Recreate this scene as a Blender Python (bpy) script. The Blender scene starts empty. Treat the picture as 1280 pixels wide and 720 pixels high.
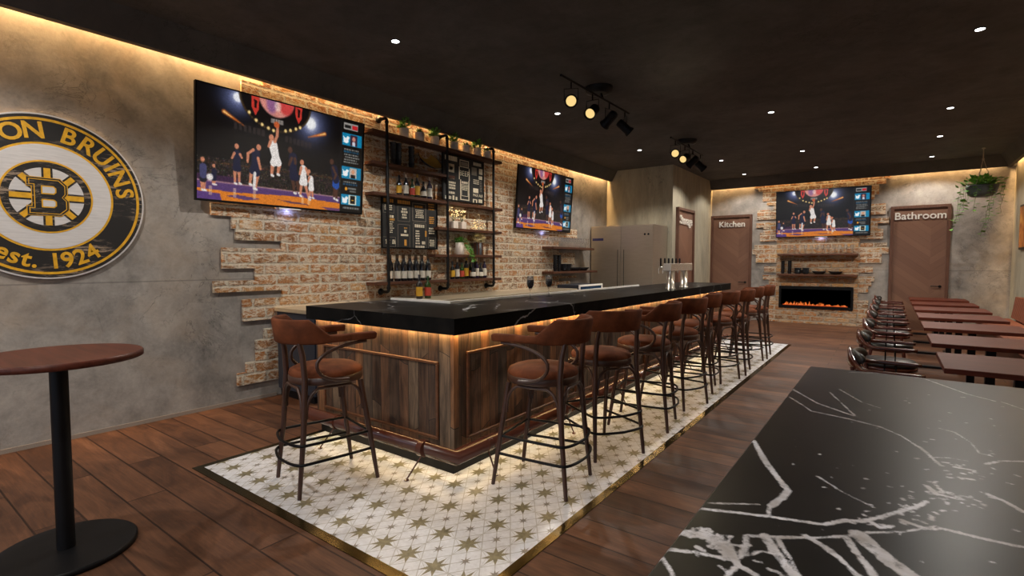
import bpy, math, random
import numpy as np
from mathutils import Vector, Matrix
PI=math.pi
R=math.radians
random.seed(7)
SC=bpy.context.scene
COL=SC.collection

# ---------------------------------------------------------------- helpers
class MB:
    """collects shapes and links them as ONE mesh object"""
    def __init__(s): s.v=[]; s.f=[]; s.sm=[]
    def add(s,vs,fs,smooth=False,M=None):
        o=len(s.v)
        if M is not None: vs=[tuple(M@Vector(v)) for v in vs]
        s.v+=[tuple(v) for v in vs]; s.f+=[tuple(i+o for i in f) for f in fs]; s.sm+=[smooth]*len(fs); return s
    def box(s,x0,x1,y0,y1,z0,z1,M=None,b=0.0):
        if b>0:
            v=[];f=[]
            # chamfered box: three slabs of the vertices (24 verts)
            X=(x0,x1);Y=(y0,y1);Z=(z0,z1)
            def P(i,j,k,ax):
                c=[X[i],Y[j],Z[k]]; sg=[1 if i==0 else -1,1 if j==0 else -1,1 if k==0 else -1]
                for a in range(3):
                    if a!=ax: c[a]+=sg[a]*b
                return tuple(c)
            idx={}
            for i in(0,1):
                for j in(0,1):
                    for k in(0,1):
                        for ax in range(3):
                            idx[(i,j,k,ax)]=len(v); v.append(P(i,j,k,ax))
            for ax in range(3):
                o=[a for a in range(3) if a!=ax]
                for sd in(0,1):
                    q=[]
                    for (p,r) in((0,0),(1,0),(1,1),(0,1)):
                        t=[0,0,0];t[ax]=sd;t[o[0]]=p;t[o[1]]=r; q.append(idx[(t[0],t[1],t[2],ax)])
                    f.append(q)
            for ax in range(3):
                o=[a for a in range(3) if a!=ax]
                for p in(0,1):
                    for r in(0,1):
                        t0=[0,0,0];t0[o[0]]=p;t0[o[1]]=r;t1=list(t0);t1[ax]=1
                        f.append([idx[tuple(t0)+(o[0],)],idx[tuple(t1)+(o[0],)],idx[tuple(t1)+(o[1],)],idx[tuple(t0)+(o[1],)]])
            for i in(0,1):
                for j in(0,1):
                    for k in(0,1): f.append([idx[(i,j,k,a)] for a in range(3)])
            return s.add(v,f,False,M)
        v=[(x,y,z) for z in(z0,z1) for y in(y0,y1) for x in(x0,x1)]
        f=[(0,2,3,1),(4,5,7,6),(0,1,5,4),(2,6,7,3),(0,4,6,2),(1,3,7,5)]
        return s.add(v,f,False,M)
    def lathe(s,prof,c=(0,0,0),n=20,M=None,smooth=True,cap=True):
        v=[];f=[]
        for r,z in prof:
            for k in range(n):
                a=2*PI*k/n; v.append((c[0]+r*math.cos(a),c[1]+r*math.sin(a),c[2]+z))
        for i in range(len(prof)-1):
            for k in range(n):
                k2=(k+1)%n; f.append((i*n+k,i*n+k2,(i+1)*n+k2,(i+1)*n+k))
        s.add(v,f,smooth,M)
        if cap:
            m=len(prof)-1
            s.add([v[k] for k in range(n)],[tuple(reversed(range(n)))],False,M)
            s.add([v[m*n+k] for k in range(n)],[tuple(range(n))],False,M)
        return s
    def tube(s,pts,r,n=8,M=None,cap=True,smooth=True,closed=False,flat=None):
        """r: number or list; flat=(w,h) scale of the section in (side,up)"""
        pts=[Vector(p) for p in pts]; m=len(pts); rr=r if isinstance(r,(list,tuple)) else [r]*m
        v=[];f=[]; up=None
        for i,p in enumerate(pts):
            a=pts[(i-1)%m] if (i>0 or closed) else p; b=pts[(i+1)%m] if (i<m-1 or closed) else p
            t=(b-a).normalized()
            if flat: 
                side=t.cross(Vector((0,0,1))); side=side.normalized() if side.length>1e-4 else Vector((1,0,0)); u=side.cross(t).normalized()
            else:
                if up is None: up=Vector((0,0,1)) if abs(t.z)<.9 else Vector((1,0,0))
                side=t.cross(up).normalized(); u=side.cross(t).normalized(); up=u
            for k in range(n):
                an=2*PI*(k+.5)/n; cx,cz=math.cos(an),math.sin(an)
                if flat:
                    q=2.0/flat[2] if len(flat)>2 else 1
                    cx=math.copysign(abs(cx)**q,cx)*flat[0]; cz=math.copysign(abs(cz)**q,cz)*flat[1]
                w=p+side*cx*rr[i]+u*cz*rr[i]; v.append(tuple(w))
        for i in range(m if closed else m-1):
            for k in range(n):
                k2=(k+1)%n; j=(i+1)%m; f.append((i*n+k,j*n+k,j*n+k2,i*n+k2))
        s.add(v,f,smooth,M)
        if cap and not closed:
            s.add(v[:n],[tuple(range(n))],False,M); s.add(v[(m-1)*n:],[tuple(reversed(range(n)))],False,M)
        return s
    def prism(s,poly,d0,d1,axis='z',M=None):
        """poly: 2-D outline, extruded from d0 to d1 along axis"""
        n=len(poly)
        def P(a,b,d): return {'z':(a,b,d),'y':(a,d,b),'x':(d,a,b)}[axis]
        v=[P(a,b,d0) for a,b in poly]+[P(a,b,d1) for a,b in poly]
        f=[tuple(reversed(range(n))),tuple(range(n,2*n))]+[(i,(i+1)%n,(i+1)%n+n,i+n) for i in range(n)]
        return s.add(v,f,False,M)
    def build(s,name,mat,parent=None,loc=None,fix=True):
        me=bpy.data.meshes.new(name); me.from_pydata(s.v,[],s.f); 
        me.polygons.foreach_set('use_smooth',s.sm)
        me.update()
        if fix:
            import bmesh
            bm=bmesh.new(); bm.from_mesh(me); bmesh.ops.recalc_face_normals(bm,faces=bm.faces); bm.to_mesh(me); bm.free()
        me.materials.append(mat)
        o=bpy.data.objects.new(name,me); COL.objects.link(o)
        if parent: o.parent=parent
        if loc: o.location=loc
        return o
def tag(o,label,cat,group=None):
    o['label']=label; o['category']=cat
    if group: o['group']=group
    return o
def thing(name,label,cat,loc=(0,0,0),rz=0,group=None):
    o=bpy.data.objects.new(name,None); COL.objects.link(o); o.location=loc; o.rotation_euler=(0,0,rz)
    o.empty_display_size=.05
    return tag(o,label,cat,group)
def struct(o): o['kind']='structure'; return o
def dup(root,loc,rz=None,label=None):
    def cp(o,par):
        c=o.copy(); COL.objects.link(c); 
        if par: c.parent=par
        for ch in KIDS[o.name]: cp(ch,c)
        return c
    KIDS={}
    def walk(o):
        KIDS[o.name]=[c for c in o.children]
        for c in o.children: walk(c)
    walk(root); r=cp(root,None); r.location=loc
    if rz is not None: r.rotation_euler=(0,0,rz)
    if label: r['label']=label
    return r
def text_obj(name,txt,size,mat,parent,M,depth=.004,align='CENTER',space=1.0,bold=0.0):
    cu=bpy.data.curves.new(name,'FONT'); cu.body=txt; cu.size=size; cu.extrude=depth; cu.align_x=align; cu.align_y='CENTER'; cu.space_character=space; cu.offset=bold*size
    cu.resolution_u=4
    t=bpy.data.objects.new('tmp',cu); COL.objects.link(t)
    dg=bpy.context.evaluated_depsgraph_get(); me=bpy.data.meshes.new_from_object(t.evaluated_get(dg))
    bpy.data.objects.remove(t); me.transform(M); me.materials.clear(); me.materials.append(mat)
    o=bpy.data.objects.new(name,me); COL.objects.link(o); o.parent=parent; return o
# face bases: text in plane of left wall (reads from +X side), back wall, storage wall
def basis(o,r,u):  # origin, right, up
    r=Vector(r);u=Vector(u);n=r.cross(u); M=Matrix.Identity(4)
    for i in range(3): M[i][0]=r[i];M[i][1]=u[i];M[i][2]=n[i];M[i][3]=o[i]
    return M

# ---------------------------------------------------------------- materials
def s2l(c): return tuple(((x/12.92) if x<=.04045 else ((x+.055)/1.055)**2.4) for x in c)
def hx(h): return s2l(tuple(int(h[i:i+2],16)/255 for i in (0,2,4)))
class NT:
    def __init__(s,name):
        s.m=bpy.data.materials.new(name); s.m.use_nodes=True; s.t=s.m.node_tree; s.t.nodes.clear()
        s.out=s.n('ShaderNodeOutputMaterial'); s.p=s.n('ShaderNodeBsdfPrincipled'); s.l(s.p.outputs[0],s.out.inputs[0])
    def n(s,t,**k):
        x=s.t.nodes.new(t)
        for a,b in k.items(): setattr(x,a,b)
        return x
    def l(s,a,b): s.t.links.new(a,b)
    def setv(s,sock,val):
        if hasattr(val,'is_output') or isinstance(val,bpy.types.NodeSocket): s.l(val,sock)
        else: sock.default_value=val
    def coord(s,kind='Object'): return s.n('ShaderNodeTexCoord').outputs[kind]
    def mapping(s,v,scale=(1,1,1),rot=(0,0,0),loc=(0,0,0)):
        m=s.n('ShaderNodeMapping'); s.l(v,m.inputs[0]); m.inputs['Scale'].default_value=scale; m.inputs['Rotation'].default_value=rot; m.inputs['Location'].default_value=loc; return m.outputs[0]
    def noise(s,v,scale=5,detail=4,rough=.5,dist=0):
        m=s.n('ShaderNodeTexNoise'); s.l(v,m.inputs['Vector']); m.inputs['Scale'].default_value=scale; m.inputs['Detail'].default_value=detail; m.inputs['Roughness'].default_value=rough; m.inputs['Distortion'].default_value=dist; return m.outputs['Fac']
    def ramp(s,f,stops,interp='LINEAR'):
        m=s.n('ShaderNodeValToRGB'); m.color_ramp.interpolation=interp; e=m.color_ramp.elements
        while len(e)<len(stops): e.new(.5)
        for i,(p,c) in enumerate(stops): 
            e[i].position=p; e[i].color=(c if len(c)==4 else tuple(c)+(1,)) if not isinstance(c,(int,float)) else (c,c,c,1)
        s.l(f,m.inputs[0]); return m.outputs[0]
    def math(s,op,a,b=None,c=None,clamp=False):
        m=s.n('ShaderNodeMath',operation=op); m.use_clamp=clamp
        for i,x in enumerate((a,b,c)):
            if x is not None: s.setv(m.inputs[i],x)
        return m.outputs[0]
    def mix(s,f,a,b,bt='MIX'):
        m=s.n('ShaderNodeMix',data_type='RGBA',blend_type=bt); s.setv(m.inputs[0],f)
        for sk,x in ((m.inputs[6],a),(m.inputs[7],b)):
            if isinstance(x,tuple) and len(x)==3: x=x+(1,)
            s.setv(sk,x)
        return m.outputs[2]
    def bump(s,h,strength=.3,dist=.01):
        m=s.n('ShaderNodeBump'); m.inputs['Strength'].default_value=strength; m.inputs['Distance'].default_value=dist; s.l(h,m.inputs['Height']); s.l(m.outputs[0],s.p.inputs['Normal'])
    def sep(s,v): m=s.n('ShaderNodeSeparateXYZ'); s.l(v,m.inputs[0]); return m.outputs
    def comb(s,x,y,z=0.0):
        m=s.n('ShaderNodeCombineXYZ')
        for i,a in enumerate((x,y,z)): s.setv(m.inputs[i],a)
        return m.outputs[0]
    def base(s,c,rough=.5,metal=0.0):
        if isinstance(c,tuple) and len(c)==3: c=c+(1,)
        s.setv(s.p.inputs['Base Color'],c); s.setv(s.p.inputs['Roughness'],rough); s.setv(s.p.inputs['Metallic'],metal)
MATS={}
def plain(name,c,rough=.5,metal=0.0,var=.12,scale=12,stretch=(1,1,1),bump=0.0,coat=0.0):
    m=NT(name); v=m.mapping(m.coord(),scale=stretch); f=m.noise(v,scale,5,.6)
    a=tuple(x*(1-var) for x in c); b=tuple(min(1,x*(1+var)) for x in c)
    m.base(m.ramp(f,[(.3,a),(.7,b)]),m.math('MULTIPLY_ADD',f,.1,rough-.05),metal)
    if bump: m.bump(f,bump,.005)
    if coat: m.p.inputs['Coat Weight'].default_value=coat; m.p.inputs['Coat Roughness'].default_value=.15
    MATS[name]=m.m; return m.m
def emit(name,c,st):
    m=NT(name); m.base((0,0,0),.5); m.p.inputs['Emission Color'].default_value=c+(1,); m.p.inputs['Emission Strength'].default_value=st; return m.m
def woodm(name,dark,light,rough=.45,axis=1,scale=3,coat=0.0):
    m=NT(name); st=[18,18,18]; st[axis]=1.2
    v=m.mapping(m.coord(),scale=tuple(st)); f=m.noise(v,scale,6,.62,.4); g=m.noise(m.coord(),2.2,3,.5)
    k=m.math('ADD',m.math('MULTIPLY',f,.75),m.math('MULTIPLY',g,.25))
    m.base(m.ramp(k,[(.32,dark),(.68,light)]),rough); m.bump(f,.12,.003); m.p.inputs['Specular IOR Level'].default_value=.2
    if coat: m.p.inputs['Coat Weight'].default_value=coat; m.p.inputs['Coat Roughness'].default_value=.2
    return m.m

def concrete(name,lo,hi,warm,seam=False,stretch=(1,1,1)):
    m=NT(name); c=m.coord(); v=m.mapping(c,scale=stretch)
    a=m.noise(v,.9,6,.62,.6); b=m.noise(v,5,8,.7,.3); d=m.noise(v,40,4,.6)
    k=m.math('ADD',m.math('MULTIPLY',a,.55),m.math('ADD',m.math('MULTIPLY',b,.36),m.math('MULTIPLY',d,.09)))
    col=m.ramp(k,[(.33,lo),(.5,tuple((p+q)/2 for p,q in zip(lo,hi))),(.66,hi)])
    w=m.ramp(m.noise(v,1.7,5,.6,.4),[(.45,0.0),(.7,1.0)])
    col=m.mix(m.math('MULTIPLY',w,.35),col,warm)
    st=m.ramp(m.noise(v,3.4,10,.82,1.6),[(.58,0.0),(.66,1.0)]); ck=m.math('SUBTRACT',1.0,m.math('MULTIPLY',m.math('ABSOLUTE',m.math('SUBTRACT',m.noise(m.mapping(v,loc=(9,2,5)),2.2,7,.6,1.5),.5)),90.0),clamp=True); ck=m.math('MULTIPLY',ck,m.ramp(m.noise(v,1.1,2,.5),[(.5,0.0),(.62,.6)]))
    col=m.mix(m.math('MULTIPLY',st,.32),col,tuple(x*.6 for x in lo)); col=m.mix(ck,col,tuple(x*.45 for x in lo))
    h=b
    if seam:
        z=m.sep(c)[2]; s_=m.math('LESS_THAN',m.math('ABSOLUTE',m.math('SUBTRACT',z,1.322)),.006)
        col=m.mix(m.math('MULTIPLY',s_,.35),col,(.03,.03,.03))
    m.base(col,.82); m.bump(m.math('ADD',b,m.math('MULTIPLY',d,.3)),.18,.01); return m.m
def brickm(name,axis,mort=(.86,.76,.60),tint=1.0):
    m=NT(name); c=m.coord(); x,y,z=m.sep(c)
    u=y if axis=='y' else x
    wob=m.noise(c,14,7,.85); wob2=m.noise(m.mapping(c,loc=(5,3,1)),13,7,.85)
    vec=m.comb(m.math('MULTIPLY_ADD',wob,.13,u),m.math('MULTIPLY_ADD',wob2,.075,m.math('SUBTRACT',z,.098)))
    br=m.n('ShaderNodeTexBrick'); br.offset=.5; br.squash=1; m.l(vec,br.inputs['Vector'])
    br.inputs['Color1'].default_value=(0,0,0,1); br.inputs['Color2'].default_value=(1,1,1,1); br.inputs['Mortar'].default_value=(.5,.5,.5,1)
    br.inputs['Scale'].default_value=1; br.inputs['Mortar Size'].default_value=.02; br.inputs['Mortar Smooth'].default_value=.9; br.inputs['Brick Width'].default_value=.27; br.inputs['Row Height'].default_value=.1185; br.inputs['Bias'].default_value=0
    rnd=m.ramp(br.outputs['Color'],[(0,hx('4a4038')),(.1,hx('6a4028')),(.3,hx('985a2a')),(.5,hx('a8652a')),(.7,hx('7e4522')),(.86,hx('b9874c')),(1,hx('a06a3a'))])
    n1=m.noise(c,26,6,.75,.5)
    col=m.mix(m.ramp(n1,[(.38,0.0),(.62,1.0)]),rnd,m.mix(.5,rnd,hx('d29348')))
    dk=m.ramp(m.noise(m.mapping(c,scale=(1,1,1.8),loc=(2,7,3)),30,7,.85,.8),[(.53,0.0),(.61,1.0)])
    col=m.mix(m.math('MULTIPLY',dk,.7),col,(.06,.035,.022))
    smear=m.ramp(m.noise(m.mapping(c,scale=(.6,.6,1.5)),12,9,.86,.9),[(.49,0.0),(.53,1.0)])
    mj=m.math('MULTIPLY',m.math('ADD',br.outputs['Fac'],m.math('MULTIPLY',m.math('SUBTRACT',n1,.5),1.3)),1.6,clamp=True); mj=m.math('MAXIMUM',mj,m.math('MULTIPLY',m.math('GREATER_THAN',br.outputs['Fac'],.97),.7)); mf=m.math('MAXIMUM',mj,m.math('MULTIPLY',smear,.86))
    mc=m.mix(m.noise(c,30,5,.7),mort,tuple(v*.72 for v in mort))
    crev=m.ramp(m.noise(m.mapping(c,scale=(.8,.8,2.6),loc=(1,3,8)),22,7,.85,1.0),[(.54,0.0),(.60,1.0)]); col=m.mix(mf,col,mc); col=m.mix(m.math('MULTIPLY',crev,.65),col,hx('4d3a2c'))
    m.base(col,.88)
    h=m.math('ADD',m.math('MULTIPLY',m.math('SUBTRACT',1.0,br.outputs['Fac']),.6),m.math('MULTIPLY',n1,.7)); m.bump(h,.8,.025)
    return m.m
def plankm(name,axis,floor=False):
    m=NT(name); c=m.coord(); x,y,z=m.sep(c)
    if floor:
        vec=m.comb(x,m.math('ADD',y,.0075)); bw,rh,ms=1.9,.2185,.0065
    else:
        u=y if axis=='y' else x; vec=m.comb(m.math('MULTIPLY_ADD',m.noise(m.comb(u,0.0,0.0),1.3,1),.9,z),u); bw,rh,ms=.78,.106,.003
    br=m.n('ShaderNodeTexBrick'); br.offset=.37; br.offset_frequency=2; m.l(vec,br.inputs['Vector'])
    br.inputs['Color1'].default_value=(0,0,0,1); br.inputs['Color2'].default_value=(1,1,1,1); br.inputs['Mortar'].default_value=(.5,.5,.5,1)
    br.inputs['Scale'].default_value=1; br.inputs['Mortar Size'].default_value=ms; br.inputs['Mortar Smooth'].default_value=.4 if floor else .1; br.inputs['Brick Width'].default_value=bw; br.inputs['Row Height'].default_value=rh
    rv=m.sep(br.outputs['Color'])[0]
    if floor:
        v2=m.comb(m.math('MULTIPLY_ADD',rv,7.0,x),m.math('MULTIPLY',y,3.0),rv)
        g=m.noise(v2,1.6,8,.68,1.1); g2=m.noise(m.mapping(v2,scale=(2,14,1)),2,5,.6,.3)
        k=m.math('ADD',m.math('MULTIPLY',g,.6),m.math('ADD',m.math('MULTIPLY',g2,.22),m.math('MULTIPLY',rv,.12)))
        col=m.ramp(k,[(.30,hx('33211a')),(.43,hx('4e3426')),(.56,hx('694733')),(.72,hx('886149'))])
        kn=m.ramp(m.noise(m.mapping(v2,loc=(9,4,0)),3.3,5,.6,1.6),[(.66,0.0),(.76,1.0)]); col=m.mix(m.math('MULTIPLY',kn,.55),col,hx('2a1b18'))
        col=m.mix(m.math('MULTIPLY',br.outputs['Fac'],.8),col,hx('1d120e'))
        m.base(col,m.math('MULTIPLY_ADD',g,.25,.38)); m.p.inputs['Specular IOR Level'].default_value=.22; m.bump(m.math('SUBTRACT',m.math('MULTIPLY',g2,.25),br.outputs['Fac']),.25,.006)
    else:
        v2=m.comb(m.math('MULTIPLY',x,9.0),m.math('MULTIPLY',y,9.0),m.math('MULTIPLY_ADD',rv,5.0,m.math('MULTIPLY',z,1.1)))
        g=m.noise(v2,2.2,8,.66,.5)
        bc=m.ramp(rv,[(0,hx('412b20')),(.2,hx('6a4630')),(.38,hx('514338')),(.55,hx('8f5f3a')),(.7,hx('4a3022')),(.85,hx('75604c')),(1,hx('9a673c'))],'CONSTANT')
        col=m.mix(m.ramp(g,[(.36,0.0),(.62,1.0)]),m.mix(.72,bc,(.015,.01,.007)),m.mix(.12,bc,hx('a98a6a')))
        fl=m.ramp(m.noise(m.mapping(v2,loc=(3,1,8)),5,8,.8,.2),[(.56,0.0),(.68,1.0)]); col=m.mix(m.math('MULTIPLY',fl,.25),col,hx('93704f'))
        col=m.mix(m.math('MULTIPLY',br.outputs['Fac'],.9),col,(.01,.007,.005))
        m.base(col,.6); m.bump(m.math('SUBTRACT',m.math('ADD',g,m.math('MULTIPLY',rv,.5)),br.outputs['Fac']),.5,.008)
    return m.m
def starm():
    m=NT('star_tile'); c=m.coord(); x,y,z=m.sep(c); DX,DY=.1868,.251
    def cell(off):
        u=m.math('SUBTRACT',m.math('FRACT',m.math('ADD',m.math('DIVIDE',m.math('ADD',x,2.885),DX),.5+off)),.5)
        v=m.math('SUBTRACT',m.math('FRACT',m.math('ADD',m.math('DIVIDE',m.math('SUBTRACT',y,1.741),DY),.5+off)),.5)
        return u,v
    def star(u,v,R1,R2,n=8):
        r=m.math('SQRT',m.math('ADD',m.math('MULTIPLY',u,u),m.math('MULTIPLY',v,v))); a=m.math('ARCTAN2',v,u)
        seg=2*PI/n
        t=m.math('ABSOLUTE',m.math('SUBTRACT',m.math('FRACT',m.math('ADD',m.math('DIVIDE',a,seg),.5)),.5)) # 0 at tip,.5 at valley
        # straight edge between tip (R1,0) and valley (R2,seg/2)
        ang=m.math('MULTIPLY',t,seg); vx,vy=R2*math.cos(seg/2),R2*math.sin(seg/2)
        px=m.math('MULTIPLY',r,m.math('COSINE',ang)); py=m.math('MULTIPLY',r,m.math('SINE',ang))
        nx,ny=vy,(R1-vx)
        e=m.math('ADD',m.math('MULTIPLY',m.math('SUBTRACT',px,R1),nx),m.math('MULTIPLY',py,ny))
        return m.math('LESS_THAN',e,0.0),r
    u,v=cell(0); s1,r1=star(u,v,.37,.15); u2,v2=cell(.5); s2,r2=star(u2,v2,.17,.06)
    au,av=m.math('ABSOLUTE',u),m.math('ABSOLUTE',v)
    lw=.011
    lw=.013; ln=m.math('MAXIMUM',m.math('LESS_THAN',au,lw*.8),m.math('LESS_THAN',av,lw*.8))
    ln=m.math('MAXIMUM',ln,m.math('LESS_THAN',m.math('ABSOLUTE',m.math('SUBTRACT',au,av)),lw*1.3))
    ln=m.math('MAXIMUM',ln,m.math('LESS_THAN',m.math('ABSOLUTE',m.math('SUBTRACT',m.math('ADD',au,av),.5)),lw*1.3))
    ln=m.math('MAXIMUM',ln,m.math('LESS_THAN',m.math('ABSOLUTE',m.math('SUBTRACT',m.math('ADD',au,m.math('MULTIPLY',av,2.414)),.5)),lw*1.2))
    ln=m.math('MAXIMUM',ln,m.math('LESS_THAN',m.math('ABSOLUTE',m.math('SUBTRACT',m.math('ADD',av,m.math('MULTIPLY',au,2.414)),.5)),lw*1.2))
    n=m.noise(c,30,5,.7); nb=m.noise(c,5,3,.6)
    white=m.ramp(n,[(.3,hx('c4c6cc')),(.7,hx('dcdfe6'))])
    col=m.mix(m.math('MULTIPLY',ln,m.math('MULTIPLY_ADD',nb,.5,.35)),white,hx('8d8a80'))
    green=m.ramp(n,[(.3,hx('5a5746')),(.7,hx('8b8468'))]); 
    col=m.mix(s2,col,m.ramp(n,[(.3,hx('5d6064')),(.7,hx('94897a'))]))
    col=m.mix(s1,col,green)
    m.base(col,.32); return m.m
def marblem(name,attr=None,vein=.035,rough=.16):
    m=NT(name); c=m.coord(); n1=m.noise(c,3,6,.65,.5); n2=m.noise(c,60,5,.7)
    base=m.ramp(n1,[(.35,(.006,.006,.006)),(.7,(.014,.013,.012))])
    w=m.n('ShaderNodeTexNoise'); m.l(c,w.inputs['Vector']); w.inputs['Scale'].default_value=2.2; w.inputs['Detail'].default_value=5
    vv=m.mix(.35,c,w.outputs['Color'],'ADD')
    vo=m.n('ShaderNodeTexVoronoi',feature='DISTANCE_TO_EDGE'); m.l(vv,vo.inputs['Vector']); vo.inputs['Scale'].default_value=1.7
    gate=m.ramp(m.noise(m.mapping(c,loc=(4,4,4)),1.6,3,.5),[(.5,0.0),(.62,1.0)])
    v1=m.math('MULTIPLY',m.math('LESS_THAN',vo.outputs['Distance'],m.math('MULTIPLY',n1,vein*.5)),gate)
    f=m.math('MULTIPLY',v1,.5)
    if attr:
        at=m.n('ShaderNodeAttribute'); at.attribute_name=attr
        d=m.math('ADD',at.outputs['Fac'],m.math('ADD',m.math('MULTIPLY',m.math('SUBTRACT',m.noise(c,40,8,.85),.5),.022),m.math('MULTIPLY',m.math('SUBTRACT',m.noise(c,9,3,.6),.55),.010)))
        f2=m.math('SUBTRACT',1.0,m.math('DIVIDE',m.math('ADD',d,.0015),.004),clamp=True)
        f2=m.math('MULTIPLY',f2,m.ramp(m.noise(c,26,7,.8),[(.36,.3),(.48,1.0)]))
        sp=m.math('MULTIPLY',m.ramp(m.noise(c,85,3,.6),[(.70,0.0),(.74,1.0)]),m.ramp(m.noise(c,4,3,.6),[(.54,0.0),(.66,1.0)]))
        f=m.math('MAXIMUM',f2,m.math('MULTIPLY',sp,.6))
    col=m.mix(f,base,m.ramp(m.noise(c,9,4,.6),[(.35,hx('a8a2a0')),(.65,hx('eeeef6'))]))
    m.base(col,rough); return m.m
M={}
M['wall']=concrete('grey_plaster',hx('5c5957'),hx('b3aca4'),hx('a8937c'),seam=True)
M['wall_s']=concrete('streaked_plaster',hx('6e6a60'),hx('b4ab94'),hx('9c9074'),stretch=(1.6,1.6,.35))
M['ceil']=concrete('dark_ceiling',hx('2b2928'),hx('56524f'),hx('463d37'))
M['lip']=concrete('dark_cornice',hx('3a3734'),hx('55504a'),hx('524940'))
M['brick_y']=brickm('reclaimed_brick','y'); M['brick_x']=brickm('reclaimed_brick_back','x',mort=(.74,.64,.50)); M['brick_x2']=brickm('chimney_brick','x',mort=(.55,.44,.32))
M['floor']=plankm('floor_boards','x',True); M['plank_x']=plankm('barn_planks','x'); M['plank_y']=plankm('barn_planks_long','y')
M['star']=starm(); M['brass']=plain('brass_strip',hx('453a18'),.2,.85,.0,3)
M['base']=plain('speckled_skirting',hx('8d8074'),.8,0,.35,300)
M['marble']=marblem('black_marble',rough=.3); M['marble'].node_tree.nodes['Principled BSDF'].inputs['Specular IOR Level'].default_value=.3; M['marble'].node_tree.nodes['Principled BSDF'].inputs['IOR'].default_value=1.08; M['marble_t']=marblem('black_marble_table','vein',rough=.33); M['marble_t'].node_tree.nodes['Principled BSDF'].inputs['Specular IOR Level'].default_value=1.0
M['leather']=plain('tan_leather',hx('62351f'),.8,0,.38,9,bump=.12); M['leather'].node_tree.nodes['Principled BSDF'].inputs['Specular IOR Level'].default_value=.15
M['bent']=plain('dark_bentwood',hx('40281e'),.42,0,.15,6,coat=.08)
M['blk']=plain('black_metal',(.006,.006,.007),.45,.2,.2)
M['blk2']=plain('black_powder_coat',(.006,.006,.007),.45,.0,.2)
for k_ in ('blk','blk2'): M[k_].node_tree.nodes['Principled BSDF'].inputs['Specular IOR Level'].default_value=.2
M['pipe']=plain('black_pipe',(.016,.015,.015),.45,.6,.2)
M['shelf']=woodm('walnut_shelf',hx('3a241b'),hx('63402f'),.5,1)
M['shelf_x']=woodm('walnut_shelf_x',hx('3e281e'),hx('6b4634'),.5,0)
M['redwood_x']=woodm('red_brown_tabletop',hx('40190f'),hx('66301f'),.5,0,2.5)
M['cherry']=woodm('cherry_tabletop',hx('3c1e17'),hx('5f3226'),.4,0,2)
M['chairwood']=plain('glossy_chair_wood',hx('4a2015'),.22,0,.2,8,coat=.5)
M['blkleather']=plain('black_leather',(.022,.021,.02),.32,0,.2,12,bump=.08)
M['rail']=plain('brown_rail',hx('4f2a20'),.25,0,.12,5,coat=.4)
M['trimwood']=plain('oiled_trim',hx('64402a'),.4,0,.3,30)
M['navy']=plain('navy_cabinet',hx('252a36'),.55,0,.08)
M['cream']=plain('cream_worktop',hx('a4967e'),.3,0,.08)
M['steelw']=plain('brushed_white_rail',hx('faf6ee'),.3,0,.05)
M['steel']=plain('stainless_steel',hx('a89c8c'),.34,.75,.06,4,stretch=(1,1,8))
M['steelb']=plain('polished_tower',hx('d8cfc0'),.22,.7,.05)
M['dark_gap']=plain('shadow_gap',(.01,.01,.01),.8)
M['doorw']=None
M['white_l']=plain('white_lettering',hx('d8d2c8'),.4,0,.04)
M['logo_y']=plain('gold_paint',hx('d9a21f'),.6,0,.2,25); 
def worn(name,c1,c2,th=.66,wear=.8):
    m=NT(name); c=m.coord(); v=m.mapping(c,scale=(1,.5,3.4)); a=m.ramp(m.noise(v,9,7,.78,.4),[(th,0.0),(th+.035,1.0)]); b=m.noise(m.mapping(c,scale=(1,1,12)),8,4,.6)
    g=m.ramp(m.noise(c,2.5,3,.5),[(.42,0.0),(.6,1.0)])
    col=m.mix(m.math('MULTIPLY',m.math('MULTIPLY',a,g),wear),m.ramp(b,[(.3,tuple(x*.82 for x in c1)),(.7,c1)]),c2); m.base(col,.65); m.bump(b,.2,.003); return m.m
M['logo_k']=worn('worn_black_paint',hx('1b1817'),hx('9a8672'),.53,.9); M['logo_w']=worn('worn_white_paint',hx('d6d2d0'),hx('9a8a7a'),.66,.7); M['logo_wc']=worn('scuffed_white_paint',hx('d8d4d2'),hx('b9b0a6'),.6,.6)
M['gilt']=plain('gilt_bowl',hx('c79c48'),.45,.3); M['cup']=plain('black_tumbler',(.02,.022,.026),.25,.2)
M['ceramic']=plain('white_planter',hx('e2d6ca'),.5,0,.1); M['soil']=plain('soil',(.03,.02,.012),.9)
M['leaf']=plain('green_leaf',hx('5c9434'),.5,0,.4,20); M['leaf2']=plain('dark_leaf',hx('4a7a30'),.45,0,.4,20); M['stem']=plain('plant_stem',hx('4c5a2c'),.6)
M['pampas']=plain('dried_flowers',hx('e6d6a8'),.9,0,.2,30); M['rope']=plain('macrame_rope',hx('a99a86'),.9)
M['slate']=plain('slate_planter',hx('4a5158'),.45,0,.2)
M['glass_g']=plain('green_bottle_glass',hx('1d3a10'),.12,0,.2,coat=.6); M['glass_k']=plain('black_bottle_glass',(.01,.01,.013),.1,0,.2,coat=.6); M['glass_p']=plain('violet_bottle_glass',hx('2a2036'),.15,0,.2,coat=.5)
M['lab_w']=plain('white_label',hx('cfc8ba'),.6); M['lab_y']=plain('yellow_label',hx('c99a26'),.6); M['lab_r']=plain('red_label',hx('b3412f'),.6); M['foil_y']=plain('gold_foil',hx('c79a38'),.35,.5); M['foil_w']=plain('pale_cap',hx('d9c2ac'),.5); M['foil_b']=plain('bronze_foil',hx('4a3520'),.35,.5)
M['board']=plain('chalkboard',(.009,.009,.009),.7,0,.3,6)
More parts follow.
